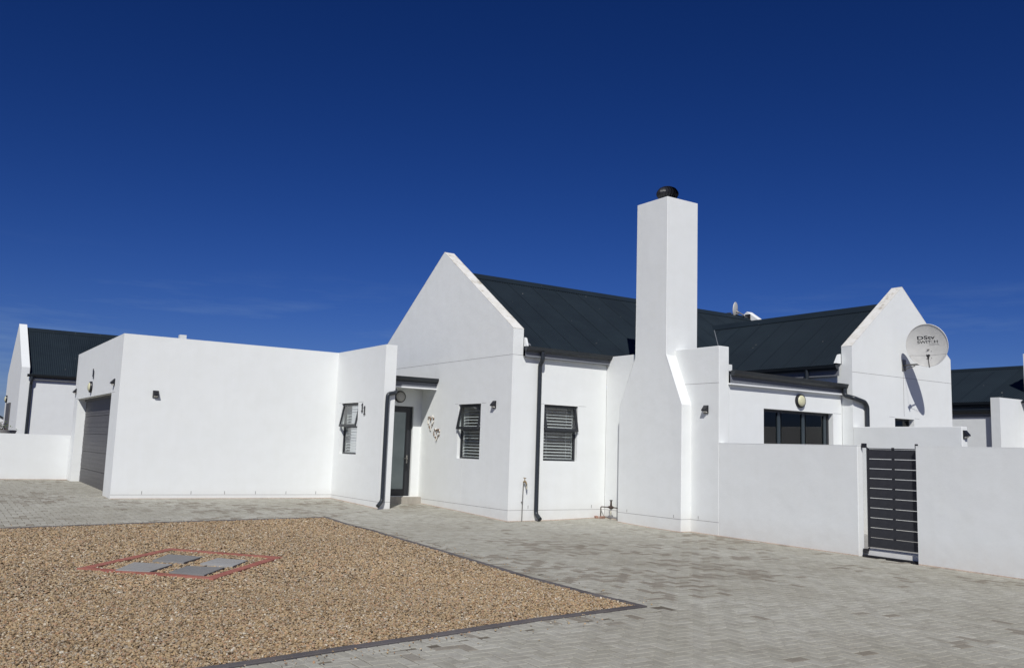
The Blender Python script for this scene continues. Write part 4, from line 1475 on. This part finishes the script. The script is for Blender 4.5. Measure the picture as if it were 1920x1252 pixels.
mt = Vector((8.56, YB, 3.80))
e, D, n, u, w, bk, depth, bowl = dish((8.405, -4.52, 4.21), math.radians(-167), math.radians(-10), .472, 'large pale satellite dish on an arm from the wing gable', 'satellite dish', tuple(mt), aim=(C - Vector((8.405, -4.52, 4.21))).normalized())
mb = MB(); mb.box(mt.x - .07, mt.x + .07, YB - .02, YB - .001, mt.z - .13, mt.z + .13); mb.build('wall_plate', STEEL, e)
mb = MB(); mb.tube([(mt.x, YB - .01, mt.z), (8.53, -4.46, 3.80), (8.52, -4.54, 3.88), tuple(bk)], .021, 8); mb.tube([(mt.x, YB - .01, mt.z - .10), (8.50, -4.15, 3.76)], .012, 6); mb.build('mast_arm', STEEL, e)
mb = MB(); mb.tube([(mt.x - .02, YB - .006, mt.z - .1), (mt.x - .03, YB - .006, 2.60)], .004, 5); mb.build('cable', GREYINK, e)
# print on the dish: follows the bowl
def place_print(body, px_u, px_w, size, mat, sx, bold=0.):
    o = text_mesh(body, size, mat, 'lettering', bold=bold)
    me = o.data
    for v in me.vertices:
        a = px_u + v.co.x * sx; b = px_w + v.co.y
        r = math.hypot(a / .97, b / 1.03)
        v.co = D + u * a + w * b + n * (bowl(r, 0) + .0025 + v.co.z * .4)
    adopt(o, e)
place_print('DStv', -.225, .135, .115, INK, 1.72, .002)
place_print('SWIT', -.225, .045, .090, INK, 1.42, .001)
place_print('C', .062, .045, .090, GREYINK, 1.25, .0)
place_print('H', .140, .045, .090, INK, 1.45, .001)
place_print('DIGITAL', .030, -.005, .042, GREYINK, 1.45)
for a, b in ((-.045, -.145), (.065, -.145), (-.045, -.215), (.065, -.30), (-.045, -.31)):
    mb = MB(); r = math.hypot(a, b); mb.lathe([(.010, 0), (.007, .006)], tuple(D + u * a + w * b + n * (bowl(r, 0) + .001)), n, 8); mb.build('bolt', STEEL, e)

# second dish on the far gable, seen edge on
D2 = Vector((10.82, YH + .02, 6.25)) 
e2, D_, n_, u_, w_, bk2, dp2, _b = dish((10.64, 3.29, 6.17), math.radians(115), math.radians(4), .235, 'small satellite dish seen edge on above the main ridge', 'satellite dish', (11.15, 3.2, 6.0))
mb = MB(); mb.tube([(11.165, 3.25, 5.99), (10.98, 3.22, 5.97), (10.80, 3.1, 6.0), tuple(bk2)], .02, 8); mb.build('mast_arm', STEEL, e2)
mb = MB(); mb.box(11.13, 11.168, 3.13, 3.33, 5.90, 6.07); mb.build('wall_plate', BLACK, e2)

# ------------------------------------------------------------------ neighbours on the left
lw = empty('yard_wall', (-10, 12.75, 0), 'low white wall left of the garage, in front of the far gabled house', 'wall')
mb = MB(); mb.box(-24, XG + .1, 12.70, 12.90, BASE, 1.52); mb.build('wall_body', WHITE2, lw)
ln = empty('neighbour_house', (-7.6, 23, 0), 'white gabled house with dark roof standing behind the low wall at far left', 'house')
LX, LY, LW = -7.68, 22.0, 6.3
mb = MB()
mb.prism([(LY, BASE), (LY + LW, BASE), (LY + LW, 4.02), (LY + 3.12, 5.97), (LY, 4.02)], 'x', LX, LX + .28)
LG = mb.build('gable_wall', WHITE2, ln)
mb = MB(); wall_grid(mb, 'y', LY, LY + .25, LX + .28, 9, BASE, 3.60); mb.build('side_wall', WHITE2, ln)
def zl(y): return 5.80 - .66 * abs(y - LY - 3.12)
mb = MB(); mb.hexa([(LX + .28, LY - .05, zl(LY - .05) - .05), (9, LY - .05, zl(LY - .05) - .05), (9, LY + 3.12, 5.72), (LX + .28, LY + 3.12, 5.72), (LX + .28, LY - .05, zl(LY - .05) - .02), (9, LY - .05, zl(LY - .05) - .02), (9, LY + 3.12, 5.76), (LX + .28, LY + 3.12, 5.76)])
lroof = mb.build('roof', ROOF, ln)
w = LX + .285
while w < 0:
    corr_sheet('roof_sheet', lambda x, s, h: Vector((x, LY + s, zl(LY + s) + h)), w, w + sw, lambda x: -.14, lambda x: 3.12, lroof); w += sw
mb = MB(); mb.prism([(LY + 2.92, zl(LY + 2.92) + .012), (LY + 3.12, 5.83), (LY + 3.32, zl(LY + 3.32) + .012), (LY + 3.12, 5.85)], 'x', LX + .285, 9); mb.build('ridge_cap', ROOF, lroof)
mb = MB(); mb.box(LX + .285, 9, LY - .10, LY - .08, 3.56, 3.70); mb.build('fascia', FASCIA, lroof)
lg_ = gutter('gutter', (LX + .2, LY - .10, 3.76), (9, LY - .10, 3.76), (0, -1, 0), parent=ln)
downpipe(lg_, [(LX + .36, LY - .15, 3.68), (LX + .36, LY - .15, 3.5), (LX + .36, LY - .06, 3.4), (LX + .36, LY - .06, 0)], .055)
mb = MB(); mb.box(LX - .05, LX - .003, 25.2, 26.9, .2, 2.75); mb.build('garage_door', GDOOR, ln)
bulkhead((LX, 27.4, 2.95), (-1, 0, 0), .16, 'small round bulkhead light on the far left gabled house')
# potted plant
pl = empty('potted_shrub', (-9.0, 14.6, 0), 'leafy green and purple shrub in a wide grey bowl behind the low wall', 'plant')
PX, PY = -8.68, 15.2
mb = MB(); mb.lathe([(.18, .3), (.30, 1.3), (.40, 1.56), (.42, 1.62), (.38, 1.62)], (PX + .1, PY, 0), (0, 0, 1), 20); mb.build('bowl', plain('grey_concrete_bowl', (.34, .33, .31), .85), pl, smooth=True)
mb = MB(); mb.lathe([(.22, .3), (.28, 1.3), (.34, 1.52), (.30, 1.54)], (PX - .52, PY - .1, 0), (0, 0, 1), 20); mb.build('bowl', plain('cream_bowl', (.5, .47, .38), .85), pl, smooth=True)
lv, lv2 = MB(), MB()
for k in range(700):
    cx, cy, cz = (random.gauss(PX - .02, .17), random.gauss(PY, .14), 1.60 + abs(random.gauss(0, .13)))
    if random.random() < .45: cx = random.gauss(PX - .48, .13); cz = 1.53 + abs(random.gauss(0, .12))
    a, b = random.uniform(0, 6.28), random.uniform(-.9, .9); s = random.uniform(.03, .055)
    d = Vector((math.cos(a) * math.cos(b), math.sin(a) * math.cos(b), math.sin(b))); q = d.cross(Vector((0, 0, 1))).normalized()
    c = Vector((cx, cy, cz)); t = (lv2 if random.random() < .3 and cx > PX - .1 else lv)
    t.quad(tuple(c - d * s), tuple(c + q * s * .4), tuple(c + d * s), tuple(c - q * s * .4))
lv.build('foliage', plain('green_leaf', (.09, .12, .04), .6, 0, 20, .4, 0), pl, recalc=False)
lv2.build('foliage', plain('purple_leaf', (.17, .07, .09), .6, 0, 20, .4, 0), pl, recalc=False)
mb = MB()
mb.tube([(PX, PY, 1.5), (PX - .03, PY, 1.7)], .012, 5); mb.build('stem', WOOD, pl)
# tiny far house at the left edge
fh = empty('distant_house', (-7, 46, 0), 'tiny distant white gabled house at the left edge beyond the wall', 'house')
mb = MB(); mb.prism([(-9.4, -.4), (-5.3, -.4), (-5.3, 1.75), (-7.0, 2.62), (-9.4, 1.4)], 'y', 46, 52); mb.build('wall', WHITE2, fh)
mb = MB(); mb.hexa([(-5.1, 45.9, 1.65), (-7.0, 45.9, 2.63), (-7.0, 52, 2.63), (-5.1, 52, 1.65), (-5.1, 45.9, 1.72), (-7.0, 45.9, 2.70), (-7.0, 52, 2.70), (-5.1, 52, 1.72)]); mb.build('roof', ROOF, fh)

# ------------------------------------------------------------------ neighbour on the right
rn = empty('neighbour_house', (16, -2, 0), 'white house with dark roof partly hidden at the right edge behind the yard walls', 'house')
NX = 16.0
mb = MB(); wall_grid(mb, 'x', NX + .3, NX + .55, -8, 3.5, BASE, 3.35); mb.build('main_wall', WHITE2, rn)
def zn(x): return 3.42 + .50 * (x - NX)
mb = MB(); mb.hexa([(NX - .05, -9, zn(NX - .05) - .05), (NX + 2.5, -9, zn(NX + 2.5) - .05), (NX + 2.5, 3.6, zn(NX + 2.5) - .05), (NX - .05, 3.6, zn(NX - .05) - .05), (NX - .05, -9, zn(NX - .05) - .02), (NX + 2.5, -9, zn(NX + 2.5) - .02), (NX + 2.5, 3.6, zn(NX + 2.5) - .02), (NX - .05, 3.6, zn(NX - .05) - .02)])
nroof = mb.build('roof', ROOF, rn)
w = -6.2
while w < 3.2:
    corr_sheet('roof_sheet', lambda y, s, h: Vector((NX + s, y, zn(NX + s) + h)), w, w + sw, lambda y: -.1, lambda y: 2.5, nroof); w += sw
mb = MB(); mb.prism([(NX + 2.35, zn(NX + 2.35) + .012), (NX + 2.5, zn(NX + 2.5) + .04), (NX + 2.65, zn(NX + 2.35) + .012)], 'y', -9, 3.6); mb.build('ridge_cap', ROOF, nroof)
gutter('gutter', (NX - .06, -2.0, 3.40), (NX - .06, 3.6, 3.40), (-1, 0, 0), .12, .11, parent=rn)
mb = MB(); mb.box(NX - .04, NX - .01, -2.0, 3.6, 3.17, 3.37); mb.build('fascia', BLUEALU, rn)
# lean-to in front with its own gutter
mb = MB(); wall_grid(mb, 'x', 14.95, 15.15, -2.55, 4, BASE, 2.93); mb.build('lean_to_wall', WHITE2, rn)
gutter('gutter', (14.93, -2.52, 3.10), (14.93, 4, 3.10), (-1, 0, 0), .12, .10, parent=rn)
mb = MB(); mb.box(14.93, 14.95, -2.50, 4, 2.90, 3.08); mb.build('fascia', FASCIA, rn)
mb = MB(); mb.hexa([(14.9, -2.5, 3.08), (NX + .3, -2.5, 3.20), (NX + .3, 4, 3.20), (14.9, 4, 3.08), (14.9, -2.5, 3.11), (NX + .3, -2.5, 3.23), (NX + .3, 4, 3.23), (14.9, 4, 3.11)]); mb.build('lean_to_roof', ROOF, rn)
mb = MB(); mb.box(14.75, 20, -2.80, -2.54, BASE, 3.44); mb.build('parapet_wall', WHITE2, rn)
mb = MB(); mb.box(16.55, 17.3, -3.5, -2.60, BASE, 4.85); mb.build('chimney', WHITE2, rn)

print('objects', len(bpy.data.objects))
